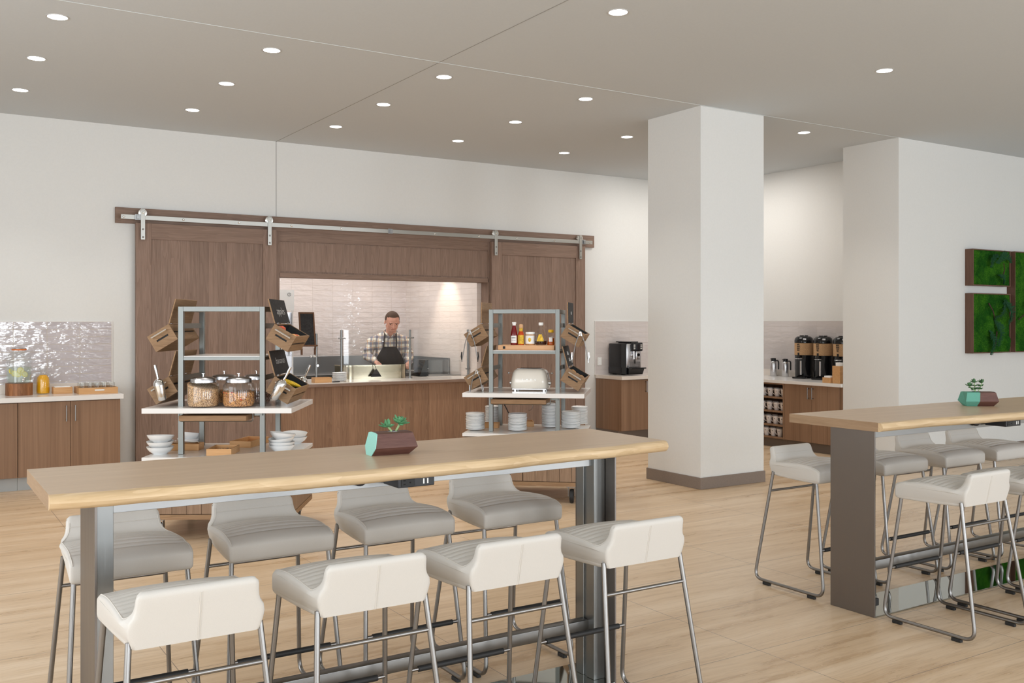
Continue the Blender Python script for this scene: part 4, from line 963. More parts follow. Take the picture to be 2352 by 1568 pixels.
m0 = None; rows_ = ('bottom', 'second', 'third', 'top')
for si, z in enumerate(SZ):
    zz = z+.0185 if si == 0 else z+.0005
    for r_ in range(2):
        for c_ in range(6):
            x = 9.585+.125*r_; y = 8.622+.114*c_-(.012*si)+.012*r_+.03*(si == 0)
            lab = 'white mug on the %s shelf, %s row, %s from the shelf right end' % (rows_[si], ('front', 'back')[r_], ('first', 'second', 'third', 'fourth', 'fifth', 'sixth')[c_])
            if c_ > 4: continue
            if m0 is None: m0 = make_mug(); m0.location = (x, y, zz); m0['label'] = lab; m0['group'] = 'white mugs in the open shelf unit'
            else: dup(m0, (x, y, zz), .1*math.sin(c_*3+si), lab, 'white mugs in the open shelf unit')
tag(obj('worktop', box(BM(), 9.470, 10.269, 7.605, 9.9, .8325, .872, .002), 'quartz'), 'white quartz worktop carrying the coffee urns', 'worktop')
tag(obj('backsplash_strip', box(BM(), 10.25, 10.269, 7.605, 9.9, .8725, .955, .001), 'quartzw'), 'low stone upstand behind the coffee urns', 'backsplash')
def urn(loc, label, text, rz=0, first=[None]):
    t = thing('coffee_urn', label, 'coffee urn', loc, rz, 'coffee urns on the alcove counter')
    bm = BM(); lathe(bm, [(.0001, .02), (.112, .02), (.116, .03), (.116, .30), (.120, .305), (.0001, .306)], 32, cap=False)
    box(bm, -.20, .0, -.085, .085, 0, .022, .008); lathe(bm, [(.12, 0), (.12, .02)], 28); obj('body', bm, 'gloss', t, 40)
    bm = BM(); lathe(bm, [(.118, .306), (.1205, .308), (.1205, .462), (.118, .464)], 36, cap=False); band = obj('paper_band', bm, 'kraft', t, 40)
    bm = BM(); lathe(bm, [(.117, .464), (.122, .468), (.122, .50), (.112, .530), (.085, .552), (.055, .556), (.055, .566), (.0001, .567)], 32, cap=False); obj('lid', bm, 'gloss', t, 50)
    bm = BM(); box(bm, -.12, -.108, -.055, -.015, .508, .530, .002, rot('Z', 8)); obj('badge', bm, 'silver', t)
    bm = BM(); box(bm, -.1195, -.112, -.012, .010, .045, .235, .002); obj('sight_gauge', bm, 'silver', t)
    bm = BM(); box(bm, -.165, -.10, -.020, .020, .255, .282, .006); tube(bm, [(-.172, 0, .27), (-.172, 0, .235)], .010, 8); obj('faucet', bm, 'black', t, 40)
    bm = BM(); tube(bm, fillet([(-.12, -.045, .272), (-.20, -.045, .262), (-.20, .045, .262), (-.12, .045, .272)], .02), .0035, 6); obj('faucet_guard', bm, 'chrome', t, True)
    bm = BM(); box(bm, -.168, -.148, -.011, .011, .278, .360, .005, rot('Y', -6, (0, 0, 0))); obj('tap_handle', bm, 'black', t)
    for i, (w_, dz) in enumerate(zip(text, (.055, .030, .005, -.020, -.045))):
        mt = Matrix.Rotation(math.radians(-14), 4, 'Z') @ Matrix.Translation((-.1212, 0, .392+dz)) @ Matrix.Rotation(-PI/2, 4, 'Z') @ FACE_Y
        if w_ is None:
            bm = BM(); px = -.022; q_ = random.Random(i+int(loc[1]*10))
            while px < .018:
                ww = q_.uniform(.003, .007); box(bm, px, px+ww, -.008, .009, 0, .0008, 0, mt); px += ww+.0022
            tag(obj('band_lettering', bm, 'ink', band), kind='stuff'); continue
        text_mesh('band_lettering', w_, .027, 'ink', band, mt, sx=.72, bold=.0009)
    bm = BM(); mt = Matrix.Rotation(math.radians(-14), 4, 'Z') @ Matrix.Translation((-.1214, 0, .325)) @ Matrix.Rotation(-PI/2, 4, 'Z') @ FACE_Y; prism(bm, [(0, -.013), (.006, 0), (0, .013), (-.006, 0)], 0, .0008, mt); obj('red_mark', bm, 'red', band)
    return t
urn((10.125, 8.73, .8725), 'black coffee urn with kraft band, leftmost of three in the alcove', (None, None, None, None), math.radians(20))
urn((10.125, 8.415, .8725), 'black coffee urn with kraft band, middle of three in the alcove', (None, None, 'COF', 'FEE'), math.radians(20))
urn((10.125, 8.10, .8725), 'black coffee urn with kraft band, rightmost and partly hidden by the wall', (None, None, 'COF', 'FEE'), math.radians(20))
def carafe():
    t = thing('thermal_carafe', '', 'carafe')
    bm = BM(); lathe(bm, [(.0001, 0), (.044, 0), (.046, .004), (.046, .175), (.040, .195), (.034, .203), (.0001, .203)], 26, cap=False); obj('steel_body', bm, 'silver', t, 40)
    bm = BM(); lathe(bm, [(.034, .203), (.034, .235), (.030, .245), (.0001, .247)], 22, cap=False); box(bm, -.01, .01, .02, .05, .228, .240, .003); obj('lid', bm, 'black', t, 40)
    bm = BM(); tube(bm, fillet([(0, -.033, .212), (0, -.082, .215), (0, -.090, .19), (0, -.090, .095)], .03), .0095, 8); obj('handle', bm, 'black', t, True)
    return t
c0 = carafe(); c0.location = (10.16, 9.29, .8725); c0['label'] = 'steel thermal carafe with black lid, left one beside the column'; c0['group'] = 'thermal carafes'
dup(c0, (10.14, 9.06, .8725), 0, 'steel thermal carafe with black lid, closer to the coffee urns')
t = open_box('bamboo_box', 'low bamboo box with white packets on the alcove worktop corner', 'box', (9.575, 7.865, .8725), 0, .11, .115, .065)
bm = BM(); box(bm, -.04, .04, -.04, .045, .008, .085, .004); obj('packets', bm, 'paper', t)
t = open_box('condiment_bin', 'tall bamboo bin with white lid stack at the alcove worktop end', 'box', (9.60, 7.735, .8725), 0, .12, .11, .21)
bm = BM(); lathe(bm, [(.0001, .05), (.04, .05), (.042, .25), (.0001, .252)], 18, cap=False); obj('cup_lids', bm, 'paper', t, 40)

# ================================================================== BREAKFAST CARTS
CT = {}
def make_cart(key, label, loc, rz):
    t = thing('serving_cart', label, 'serving cart', loc, rz); W_, D_ = .55, .425
    bm = BM(); box(bm, -W_, W_, -D_, D_, .934, .972, .002); obj('counter_top', bm, 'quartz', t)
    bm = BM(); box(bm, -W_, W_, -D_, D_, .582, .610, .002); obj('lower_shelf', bm, 'quartz', t)
    bm = BM(); box(bm, -W_+.02, W_-.02, -D_+.025, D_-.025, .19, .575); obj('cabinet_box', bm, 'cratex', t)
    for s_ in (-1, 1):
        bm = BM(); n = 5
        for k in range(n):
            a = (W_-.006)*k/n+.003; b = (W_-.006)*(k+1)/n+.001; lo, hi = (a, b) if s_ > 0 else (-b, -a); box(bm, lo, hi-.001, -D_+.004, -D_+.024, .192, .574, .0005)
        obj('cabinet_door', bm, 'crate2', t)
    for s_ in (-1, 1):
        bm = BM(); n = 8
        for k in range(n):
            a = -D_+.026+(2*D_-.03)*k/n; b = a+(2*D_-.03)/n-.001; box(bm, min(s_*(W_-.02), s_*(W_-.003)), max(s_*(W_-.02), s_*(W_-.003)), a, b, .192, .574, .0005)
        obj('side_panel', bm, 'crate2', t)
    bm = BM(); box(bm, -W_+.002, W_-.002, -D_+.004, D_-.004, .150, .187, .002); obj('base_board', bm, 'cratex', t)
    for sx in (-1, 1):
        for sy in (-1, 1):
            x, y = sx*(W_-.115), sy*(D_-.050)
            bm = BM(); box(bm, x-.045, x+.045, y-.035, y+.035, .143, .150, .001); box(bm, x-.032, x-.028, y-.022, y+.022, .06, .143); box(bm, x+.028, x+.032, y-.022, y+.022, .06, .143); cst = obj('caster', bm, 'steel', t)
            bm = BM(); lathe(bm, [(.02, -.017), (.058, -.017), (.062, -.011), (.062, .011), (.058, .017), (.02, .017)], 24, Matrix.Translation((x, y, .062)) @ Matrix.Rotation(PI/2, 4, 'Y')); obj('wheel', bm, 'rubber', cst, 40)
    # frame of square tube
    fx0, fx1, fy0, fy1, h = -.317, .295, -.24, .29, .019; ZT = 1.726
    for x in (fx0, fx1):
        for y in (fy0, fy1):
            bm = BM(); box(bm, x-h, x+h, y-h, y+h, .6105, ZT, .002); obj('post', bm, 'cartsteel', t)
    for y in (fy0, fy1):
        if y == fy0 or True:
            bm = BM(); box(bm, fx0+h, fx1-h, y-h, y+h, ZT-2*h, ZT, .002) if y == fy0 else box(bm, fx0+h, fx0+h+.001, y-h, y+h, ZT-2*h, ZT); obj('top_rail', bm, 'cartsteel', t) if y == fy0 else bm.free()
    for x in (fx0, fx1):
        bm = BM(); box(bm, x-h, x+h, fy0+h, fy1-h, ZT-2*h, ZT, .002); obj('side_rail', bm, 'cartsteel', t)
        bm = BM(); box(bm, x-.004, x+.004, fy0+h, fy1-h, 1.56, 1.60, .001); box(bm, x-.004, x+.004, fy0+h, fy1-h, 1.165, 1.205, .001); obj('mounting_bar', bm, 'cartsteel', t)
    bm = BM(); box(bm, fx0+h, fx1-h, fy0-h*.8, fy0+h*.6, 1.320, 1.346, .001); box(bm, fx0+h, fx1-h, fy1-h*.6, fy1+h*.8, 1.320, 1.346, .001); box(bm, fx0-.01, fx0+.01, fy0+h, fy1-h, 1.320, 1.346, .001); box(bm, fx1-.01, fx1+.01, fy0+h, fy1-h, 1.320, 1.346, .001); obj('shelf_frame', bm, 'cartsteel', t)
    bm = BM(); box(bm, fx0+h, fx1-h, fy0-h*.6, fy1+h*.6, 1.3462, 1.352, .001); obj('middle_shelf', bm, 'quartz', t)
    # pull-out board below the counter
    bm = BM(); box(bm, -.30, .20, -.36, .18, .872, .912, .003); obj('pull_out_board', bm, 'cratex', t)
    bm = BM(); tube(bm, fillet([(-.31, -.30, .933), (-.31, -.30, .864), (.235, -.30, .864), (.235, -.30, .933)], .015, 4), .004, 6); tube(bm, fillet([(-.31, .1, .933), (-.31, .1, .864), (.235, .1, .864), (.235, .1, .933)], .015, 4), .004, 6); box(bm, .24, .30, -.28, .1, .905, .933); obj('board_bracket', bm, 'cartsteel', t)
    return t
M['crate2'] = wood('cart_walnut', (.20, .125, .075), (.33, .22, .145), 2, 26, 1.5, .55, True, .06)
C1 = Matrix.Translation((2.181, 7.530, 0)) @ Matrix.Rotation(math.radians(-31.06), 4, 'Z')
C2 = Matrix.Translation((4.960, 7.530, 0)) @ Matrix.Rotation(math.radians(-40.9), 4, 'Z')
make_cart('a', 'breakfast cart with cereal jars, left one, steel frame and wood base on wheels', (2.181, 7.530, 0), math.radians(-31.06))
make_cart('b', 'breakfast cart with toaster, right one, steel frame and wood base on wheels', (4.960, 7.530, 0), math.radians(-40.9))
RZ = {1: math.radians(-31.06), 2: math.radians(-40.9)}; CM = {1: C1, 2: C2}
def at(c, x, y, z): return CM[c] @ Vector((x, y, z))

def crate(c, side, lower, label, words, wsize=.08, lean=15):
    """hanging crate: built upright with its inner bottom edge at the origin, then tipped outward"""
    z = 1.480 if not lower else 1.084
    x = .318 if side > 0 else -.340
    t = thing('hanging_crate', label, 'crate', at(c, x, .02, z), RZ[c], 'tilted wooden crates on the cart frames')
    A = Matrix.Rotation(math.radians(31*side), 4, 'Y')
    S = Matrix.Diagonal((side, 1, 1, 1))
    mt = A @ S; L2 = .27; W_, H_ = .190, .134; th = .010
    bm = BM()
    for z0, z1 in ((0, .060), (.074, H_)):
        box(bm, 0, th, -L2+th, L2-th, z0, z1, 0, mt); box(bm, W_-th, W_, -L2+th, L2-th, z0, z1, 0, mt)
    box(bm, th, W_-th, -L2+th, L2-th, 0, .008, 0, mt); obj('side_slat', bm, 'crate', t)
    for y0, y1 in ((-L2, -L2+th), (L2-th, L2)):
        bm = BM()
        box(bm, 0, W_, y0, y1, 0, .060, 0, mt); box(bm, 0, W_, y0, y1, .074, H_, 0, mt)
        for a_, b_ in ((0, .045), (W_-.045, W_)): box(bm, a_, b_, y0+.001, y1-.001, .058, .076, 0, mt)
        obj('end_panel', bm, 'cratex', t)
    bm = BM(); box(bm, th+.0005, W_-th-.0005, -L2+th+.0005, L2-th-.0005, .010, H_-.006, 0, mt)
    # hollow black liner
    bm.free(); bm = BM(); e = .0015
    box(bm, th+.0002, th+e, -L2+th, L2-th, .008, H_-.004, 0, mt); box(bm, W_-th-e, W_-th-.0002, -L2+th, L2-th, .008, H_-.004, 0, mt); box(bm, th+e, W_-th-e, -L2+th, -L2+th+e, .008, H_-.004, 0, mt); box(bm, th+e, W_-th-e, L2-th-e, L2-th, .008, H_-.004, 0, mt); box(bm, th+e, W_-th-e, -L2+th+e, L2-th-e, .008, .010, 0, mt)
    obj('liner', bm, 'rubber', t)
    bm = BM(); tube(bm, [mt @ Vector((.030, -L2-.028, .104)), mt @ Vector((.160, -L2-.028, .104))], .0065, 8)
    for xx in (.038, .152): tube(bm, [mt @ Vector((xx, -L2, .104)), mt @ Vector((xx, -L2-.028, .104))], .005, 8)
    obj('handle', bm, 'chrome', t, 40)
    # chalkboard lid, hinged on the inner top edge
    h0 = mt @ Vector((.004, 0, H_+.004))
    LM = Matrix.Translation(h0) @ Matrix.Rotation(math.radians(-lean*side), 4, 'Y') @ S
    bm = BM(); box(bm, -.010, 0, -L2+.004, L2-.004, .004, .196, .001, LM); lid = obj('lid', bm, 'crate', t)
    bm = BM(); box(bm, .0002, .0020, -L2+.007, L2-.007, .006, .194, 0, LM); obj('chalkboard', bm, 'chalk', lid)
    bm = BM()
    for yy in (-.18, .18): box(bm, -.004, .004, yy-.018, yy+.018, -.006, .008, 0, LM)
    obj('hinge', bm, 'steelx', lid)
    if words and side > 0:
        for i, (w_, ys, zs) in enumerate(words):
            q = LM @ Matrix.Translation((.0024, ys, zs)) @ Matrix(((0, 0, 1, 0), (1, 0, 0, 0), (0, 1, 0, 0), (0, 0, 0, 1)))
            if w_ is None:
                bm = BM(); q_ = random.Random(i+3+int(ys*100)); px = -.06 if len(words) > 1 else -.03
                while px < (.06 if len(words) > 1 else .03):
                    tube(bm, [q @ Vector((px+.011*math.sin(k*1.3), .018*math.cos(k*1.1+q_.random()), .0003)) for k in range(5)], .0009, 5); px += .022
                tag(obj('chalk_lettering', bm, 'chalkw', lid, True), kind='stuff'); continue
            text_mesh('chalk_lettering', w_, wsize, 'chalkw', lid, q, ext=.0002, shear=.15, sx=1.35, bold=-.0016)
    return t, mt
cA, mA = crate(1, 1, False, 'upper right crate of the left cart, chalkboard lid reading apples', [('apples', .02, .10)], .085)
cB, mB = crate(1, 1, True, 'lower right crate of the left cart, chalkboard lid reading bananas', [('bananas', .02, .11)], .075)
cC, mC = crate(1, -1, False, 'upper left crate of the left cart, plain lid raised, bar handle', None)
cD, mD = crate(1, -1, True, 'lower left crate of the left cart with a scoop on its handle', None)
cE, mE = crate(2, 1, False, 'upper right crate of the right cart, narrow chalkboard lid', [(None, .02, .10)], .07, 1)
cF, mF = crate(2, 1, True, 'lower right crate of the right cart filled with round bread rolls', [(None, 0, .125), (None, .02, .065)], .06)
cG, mG = crate(2, -1, False, 'upper left crate of the right cart with tongs over its handle', None, lean=1)
cH, mH = crate(2, -1, True, 'lower left crate of the right cart with tongs hanging to the counter', None)
def inside(c, crt, mt, x, y, z):          # a point given in crate coordinates, in world space
    return Matrix.Translation(crt.location) @ Matrix.Rotation(RZ[c], 4, 'Z') @ mt @ Vector((x, y, z))
def fruit_apple(label, p, m, r=.038, first=[None]):
    t = thing('apple', label, 'apple', p, 0, 'apples in the upper right crate of the left cart')
    bm = BM(); lathe(bm, [(.0001, -r*.78), (r*.35, -r*.88), (r*.8, -r*.55), (r, 0), (r*.88, r*.55), (r*.45, r*.86), (r*.12, r*.74), (.0001, r*.66)], 18, cap=False); obj('flesh', bm, m, t, True)
    bm = BM(); tube(bm, [(0, 0, r*.66), (.003, 0, r*1.05)], .0018, 6); obj('stalk', bm, 'bark', t)
for i, (x, y, z, m) in enumerate(((.055, -.215, .110, 'apple'), (.055, -.135, .072, 'apple'), (.145, -.215, .088, 'apple'), (.145, -.130, .092, 'applem'), (.145, -.05, .090, 'apple'), (.145, .03, .085, 'applem'), (.06, -.05, .06, 'apple'))):
    fruit_apple(('red apple at the high front corner of the crate', 'red apple lower behind the front corner one', 'red apple at the low outer front corner of the crate', 'yellow apple second along the outer crate side', 'red apple third along the outer crate side', 'yellow apple fourth along the outer crate side', 'red apple deep in the middle of the crate')[i], inside(1, cA, mA, x, y, z), m)
for i, (x, y, z, bend) in enumerate(((.085, -.17, .100, .05), (.12, -.13, .104, .06), (.145, -.09, .104, .05), (.11, -.22, .095, .045))):
    p = inside(1, cB, mB, x, y, z)
    t = thing('banana', ('banana nearest the scoop in the lower right crate', 'middle banana of the bunch beside the scoop', 'outermost banana at the low side of the crate', 'banana at the front end of the bananas crate')[i], 'banana', p, RZ[1]+math.radians(20+i*14), 'bananas in the lower right crate')
    bm = BM(); pts = [(-.075+.15*k/8, .0+.035*math.sin(PI*k/8), .028*math.sin(PI*k/8)) for k in range(9)]; tube(bm, pts, [.005, .012, .016, .0175, .018, .0175, .0155, .011, .004], 8); obj('peel', bm, 'banana', t, True)
    bm = BM(); tube(bm, [(-.075, 0, 0), (-.092, -.004, .004)], .004, 6); obj('stalk', bm, 'stem', t, True)
for i, (x, y, z) in enumerate(((.05, -.205, .115), (.085, -.200, .100), (.120, -.200, .105), (.155, -.205, .108), (.06, -.13, .105), (.10, -.125, .100), (.14, -.125, .105))):
    bm = BM(); ball(bm, (0, 0, 0), .030, s=(1.0, 1.25, .80)); o = obj('bread_roll', bm, 'bread', None, True); o.location = inside(2, cF, mF, x, y, z); o.rotation_euler = (0, 0, RZ[2])
    tag(o, 'bread roll %s of the right cart lower crate' % ('in the front row inner end', 'second in the front row', 'third in the front row', 'in the front row outer end', 'in the back row inner end', 'in the back row middle', 'in the back row outer end')[i], 'bread roll', 'bread rolls in the crate')
for i, (x, y, z) in enumerate(((.07, -.2, .095), (.15, -.20, .105), (.15, -.13, .098))):
    bm = BM(); ball(bm, (0, 0, 0), .032, s=(1.0, 1.1, .75)); o = obj('muffin', bm, 'bread', None, True); o.location = inside(2, cE, mE, x, y, z)
    tag(o, 'muffin %s of the upper right crate on the right cart' % ('at the inner end', 'at the outer front corner', 'behind the outer front one')[i], 'muffin', 'muffins in the crate')
def scoop(label, p, rz, tilt):
    t = thing('ice_scoop', label, 'scoop', p, rz); mt = Matrix.Rotation(math.radians(tilt), 4, 'Y')
    bm = BM(); lathe(bm, [(.020, -.095), (.030, -.085), (.037, -.02), (.041, .02), (.039, .02), (.035, -.02), (.028, -.083), (.0001, -.092)], 22, mt, cap=False); obj('bowl', bm, 'chrome', t, 50)
    bm = BM(); lathe(bm, [(.041, .02), (.039, .040), (.030, .058), (.016, .070), (.0001, .073)], 22, mt, cap=False); obj('shoulder', bm, 'chrome', t, 50)
    bm = BM(); tube(bm, [mt @ Vector(q) for q in ((0, 0, .065), (.002, 0, .10), (0, 0, .145), (0, 0, .178))], [.009, .008, .011, .010], 10); obj('handle', bm, 'chrome', t, True)
scoop('shiny steel scoop hanging on the handle of the bananas crate', inside(1, cB, mB, .085, -.325, .085), RZ[1], 28)
scoop('shiny steel scoop hanging on the lower left crate handle of the left cart', inside(1, cD, mD, .085, -.325, .085), RZ[1], -12)
scoop('steel scoop standing behind the bananas crate toward the kitchen', inside(1, cB, mB, .125, .305, .090), RZ[1], 25)
def tongs(label, p, rz, sp, ln=.26, dark=True):
    t = thing('serving_tongs', label, 'tongs', p, rz)
    bm = BM(); tube(bm, fillet([(-.010, 0, -.02), (-.004, 0, .018), (.004, 0, .018), (.010, 0, -.02)], .01, 4), .006, 8); obj('spring_end', bm, 'chrome', t, True)
    for s_ in (-1, 1):
        bm = BM(); tube(bm, [(s_*.009, s_*.003, 0), (s_*(.02+sp*.4), s_*.004, -ln*.35), (s_*(.02+sp), s_*.004, -ln)], .0042, 7); a_ = obj('arm', bm, 'tube', t, True)
        bm = BM(); tube(bm, [(s_*(.02+sp), 0, -ln+.09), (s_*(.024+sp), 0, -ln+.05), (s_*(.018+sp), 0, -ln)], [.005, .007, .004], 8); obj('tip', bm, 'rubber' if dark else 'chrome', a_, True)
tongs('tongs with black tips over the upper left crate handle of the right cart', inside(2, cG, mG, .125, -.302, .118), RZ[2], .055, .27)
tongs('steel tongs over the lower left crate handle, reaching the toaster counter', inside(2, cH, mH, .055, -.302, .118), RZ[2], .04, .212, False)
tongs('steel tongs over the upper right crate handle of the right cart', inside(2, cE, mE, .145, -.302, .118), RZ[2], .055, .26, False)

# ---- cereal jars on the left cart
def jar(c, x, y, label, fill, m, heap=0, fleck=None):
    p = at(c, x, y, .9725); t = thing('cereal_jar', label, 'jar', p, RZ[c], 'cereal jars on the left cart')
    bm = BM(); lathe(bm, [(.0001, 0), (.104, 0), (.116, .008), (.118, .03), (.118, .150), (.112, .168), (.098, .182), (.092, .186), (.092, .192), (.089, .192), (.089, .185), (.096, .179), (.109, .166), (.1155, .150), (.1155, .030), (.1135, .010), (.103, .004), (.0001, .004)], 40, cap=False); obj('glass_body', bm, 'glass', t, 50)
    bm = BM(); lathe(bm, [(.092, .180), (.0945, .182), (.0945, .208), (.0925, .212), (.070, .221), (.030, .226), (.0001, .227)], 40, cap=False); lid = obj('lid', bm, 'silver', t, 50)
    bm = BM(); lathe(bm, [(.006, .226), (.005, .245), (.016, .247), (.016, .250), (.0001, .251)], 20, cap=False); obj('knob', bm, 'chrome', lid, 50)
    bm = BM(); R = .1145; seg = 36; rings = []
    for r_ in (1.0, .8, .5, .2): rings.append([bm.verts.new((R*r_*math.cos(a), R*r_*math.sin(a), fill+heap*math.cos(a-2.6)*r_*.03+.006*noise.noise(Vector((math.cos(a)*9*r_, math.sin(a)*9*r_, x))))) for a in [2*PI*k/seg for k in range(seg)]])
    low = [bm.verts.new((R*math.cos(a)*k_, R*math.sin(a)*k_, z)) for k_, z in ((1, .03),) for a in [2*PI*k/seg for k in range(seg)]]; bot = [bm.verts.new((R*.9*math.cos(a), R*.9*math.sin(a), .0055)) for a in [2*PI*k/seg for k in range(seg)]]
    for a_, b_ in ((bot, low), (low, rings[0]), (rings[0], rings[1]), (rings[1], rings[2]), (rings[2], rings[3])):
        for k in range(seg): bm.faces.new((a_[k], a_[(k+1) % seg], b_[(k+1) % seg], b_[k]))
    bm.faces.new(rings[3]); bm.faces.new(bot[::-1])
    tag(obj('cereal', bm, m, t, True), kind='stuff')
    if fleck:
        bm = BM(); q = random.Random(3)
        for a, z in fleck: ball(bm, (R*.985*math.cos(a), R*.985*math.sin(a), z), .008, s=(1, .8, .7), n=8)
        tag(obj('dried_berries', bm, 'apple', t, True), kind='stuff')
jar(1, -.143, -.27, 'large glass jar full of ring cereal, front left on the cart', .158, 'oat', .9)
jar(1, .120, -.262, 'large glass jar half full of flake cereal, front right on the cart', .112, 'gran', .15, [(-1.2, .062), (-2.2, .106), (-1.75, .112), (-2.5, .110), (-1.15, .058)])
jar(1, -.088, .10, 'large glass jar with red brown cereal behind the two front jars', .090, 'gran', .2)
jar(1, .158, .135, 'large glass jar with mixed cereal behind the right steel post', .080, 'fruity', .4)

# ---- bowls and boxes on the lower shelf of the left cart
def bowlp(R, h=.056): return [(.0001, .003), (R*.42, .003), (R*.45, 0), (R*.50, 0), (R*.52, .005), (R*.78, h*.38), (R*.93, h*.72), (R, h), (R*.975, h), (R*.90, h*.72), (R*.75, h*.42), (R*.45, .010), (.0001, .008)]
def bowls(where, n, loc, dz=.034, tilt=(), R=.100, seed=1):
    o_ = ('lowest', 'second', 'third', 'fourth')
    stack('bowl', '', 'bowl', bowlp(R), n, dz, loc, group='white bowls on the left cart', tilt=tilt, labels=lambda k, n: ('topmost' if k == n-1 else o_[k]) + ' white bowl stacked ' + where, seed=seed)
z0 = .6103
bowls('at the left front corner of the cart', 3, (1.655, 7.590, z0), .040, (0, (.03, -.03, 0, .002), (-.05, .05, 0, .006)))
bowls('behind the front left steel post', 2, (1.985, 8.03, z0), .030, (0, (.0, .16, .5, .014)))
bowls('beside the front right steel post', 4, (2.470, 7.205, z0), .024, (0, 0, (0, -.10, 0, .008), (0, .13, 0, .020)), seed=2)
bowls('at the right rear corner of the cart', 2, (2.735, 7.66, z0), .028, (0, (.08, 0, 0, .006)), R=.102, seed=3)
def cutlery(parent, n, w, d, zz, seed):
    q = random.Random(seed)
    for k in range(n):
        x = -w+2*w*(k+.5)/n; bm = BM(); a = q.uniform(-.25, .25); mt = Matrix.Translation((x, 0, zz+q.uniform(0, .008))) @ Matrix.Rotation(a, 4, 'Z')
        tube(bm, [mt @ Vector((0, -d, 0)), mt @ Vector((0, d*.5, .004)), mt @ Vector((0, d*.8, .002))], [.005, .003, .004], 6); ball(bm, (0, d, .004), .012, mt, (1, 1.5, .25), 8)
        o = obj('teaspoon', bm, 'chrome', None, True); yield o
def place_cut(c, box_, rz, n, w, d, lab, grp, seed, zz=.022):
    for i, o in enumerate(cutlery(None, n, w, d, zz, seed)):
        o.location = box_.location; o.rotation_euler = (0, 0, rz); tag(o, lab % ('first', 'second', 'third', 'fourth', 'fifth', 'sixth')[i], 'spoon', grp)
b1 = open_box('bamboo_box', 'bamboo box between the left bowl stack and the steel post', 'box', (1.885, 7.745, z0), RZ[1], .235, .14, .052)
b2 = open_box('bamboo_box', 'bamboo box holding spoons at the middle front of the lower shelf', 'box', (2.065, 7.36, z0), RZ[1]+.02, .185, .26, .05)
b3 = open_box('bamboo_box', 'empty bamboo box beside the front right steel post of the left cart', 'box', (2.39, 7.76, z0), RZ[1]-.2, .18, .34, .05)
place_cut(1, b2, RZ[1]+.02, 5, .065, .075, 'steel spoon in the front bamboo box, %s from the left', 'spoons in the front bamboo box', 4)
place_cut(1, b1, RZ[1]+1.57, 3, .05, .10, 'steel spoon on the left bamboo box, %s from the wall side', 'spoons in the left bamboo box', 6, .050)

# ---- toaster, board and condiments on the right cart
t = thing('toaster', 'cream retro four slice toaster on the right cart counter', 'toaster', at(2, .015, .02, .9725), RZ[2])
bm = BM(); rows = []
def rr(w, d, r, n=6):
    out = []
    for cx_, cy_, a0 in ((w-r, d-r, 0), (-w+r, d-r, PI/2), (-w+r, -d+r, PI), (w-r, -d+r, 3*PI/2)):
        for k in range(n+1): a = a0+PI/2*k/n; out.append((cx_+r*math.cos(a), cy_+r*math.sin(a)))
    return out
for w, d, r, z in ((.168, .135, .05, .022), (.176, .142, .055, .030), (.172, .138, .055, .10), (.160, .128, .055, .160), (.148, .116, .05, .185), (.132, .100, .045, .198), (.110, .080, .04, .203)):
    rows.append([bm.verts.new((x, y, z)) for x, y in rr(w, d, r)])
for a_, b_ in zip(rows, rows[1:]):
    n = len(a_)
    for k in range(n): bm.faces.new((a_[k], a_[(k+1) % n], b_[(k+1) % n], b_[k]))
bm.faces.new(rows[0][::-1]); bm.faces.new(rows[-1]); body = obj('body', bm, 'cream', t, 60)
bm = BM(); box(bm, -.12, .12, -.075, .075, .2031, .2065, .002); top_ = obj('top_plate', bm, 'chrome', body)
for y in (-.04, .04):
    bm = BM(); box(bm, -.10, .10, y-.016, y+.016, .2066, .2072); obj('bread_slot', bm, 'dark', top_)
bm = BM(); box(bm, -.16, .16, -.125, .125, .010, .024, .003); obj('base_trim', bm, 'chrome', t)
for x in (-.135, .135):
    for y in (-.10, .10):
        bm = BM(); lathe(bm, [(.018, 0), (.018, .018), (.014, .022)], 14, c=(x, y)); obj('foot', bm, 'chrome', t, 40)
for s_ in (-1, 1):
    bm = BM(); tube(bm, [(s_*.160, -.03, .160), (s_*.20, -.03, .162)], .003, 6); ball(bm, (s_*.205, -.03, .162), .010); obj('lever', bm, 'chrome', t, 50)
    bm = BM(); lathe(bm, [(.018, 0), (.018, .018), (.010, .022)], 14, Matrix.Translation((s_*.174, -.03, .07)) @ Matrix.Rotation(s_*PI/2, 4, 'Y')); obj('dial', bm, 'chrome', t, 50)
for i, ch in enumerate('SMEG'):
    text_mesh('letter', ch, .020, 'bolt', body, Matrix.Translation((-.060+.040*i, -.1405, .105)) @ Matrix.Rotation(math.radians(-2), 4, 'X') @ FACE_Y, ext=.001, sx=1.1)
t = thing('toaster_cable', 'black cable hanging from the pull-out board of the right cart', 'cable', at(2, -.24, -.02, 0), RZ[2])
bm = BM(); tube(bm, fillet([(0, 0, .86), (.06, 0, .74), (.07, 0, .64), (.07, 0, .616), (.12, 0, .616)], .02), .005, 8); obj('cord', bm, 'rubber', t, True)
t = thing('loose_wire', 'thin grey wire looping below the pull-out board of the right cart', 'cable', at(2, -.05, .05, .80), RZ[2])
bm = BM(); tube(bm, [(-.17+.02*k, .0, .03*math.sin(k*.35)+.04) for k in range(8)]+[(-.02+.05*math.cos(a)+.05, 0, .02+.045*math.sin(a)) for a in [PI-.35*k for k in range(14)]], .0018, 6); obj('wire', bm, 'tube', t, True)
bd = thing('cutting_board', 'thick beech chopping board carrying the condiments on the right cart', 'chopping board', at(2, .0, -.055, 1.3525), RZ[2])
bm = BM(); box(bm, -.262, .262, -.15, .15, 0, .046, .008); obj('board', bm, 'board', bd, 40)
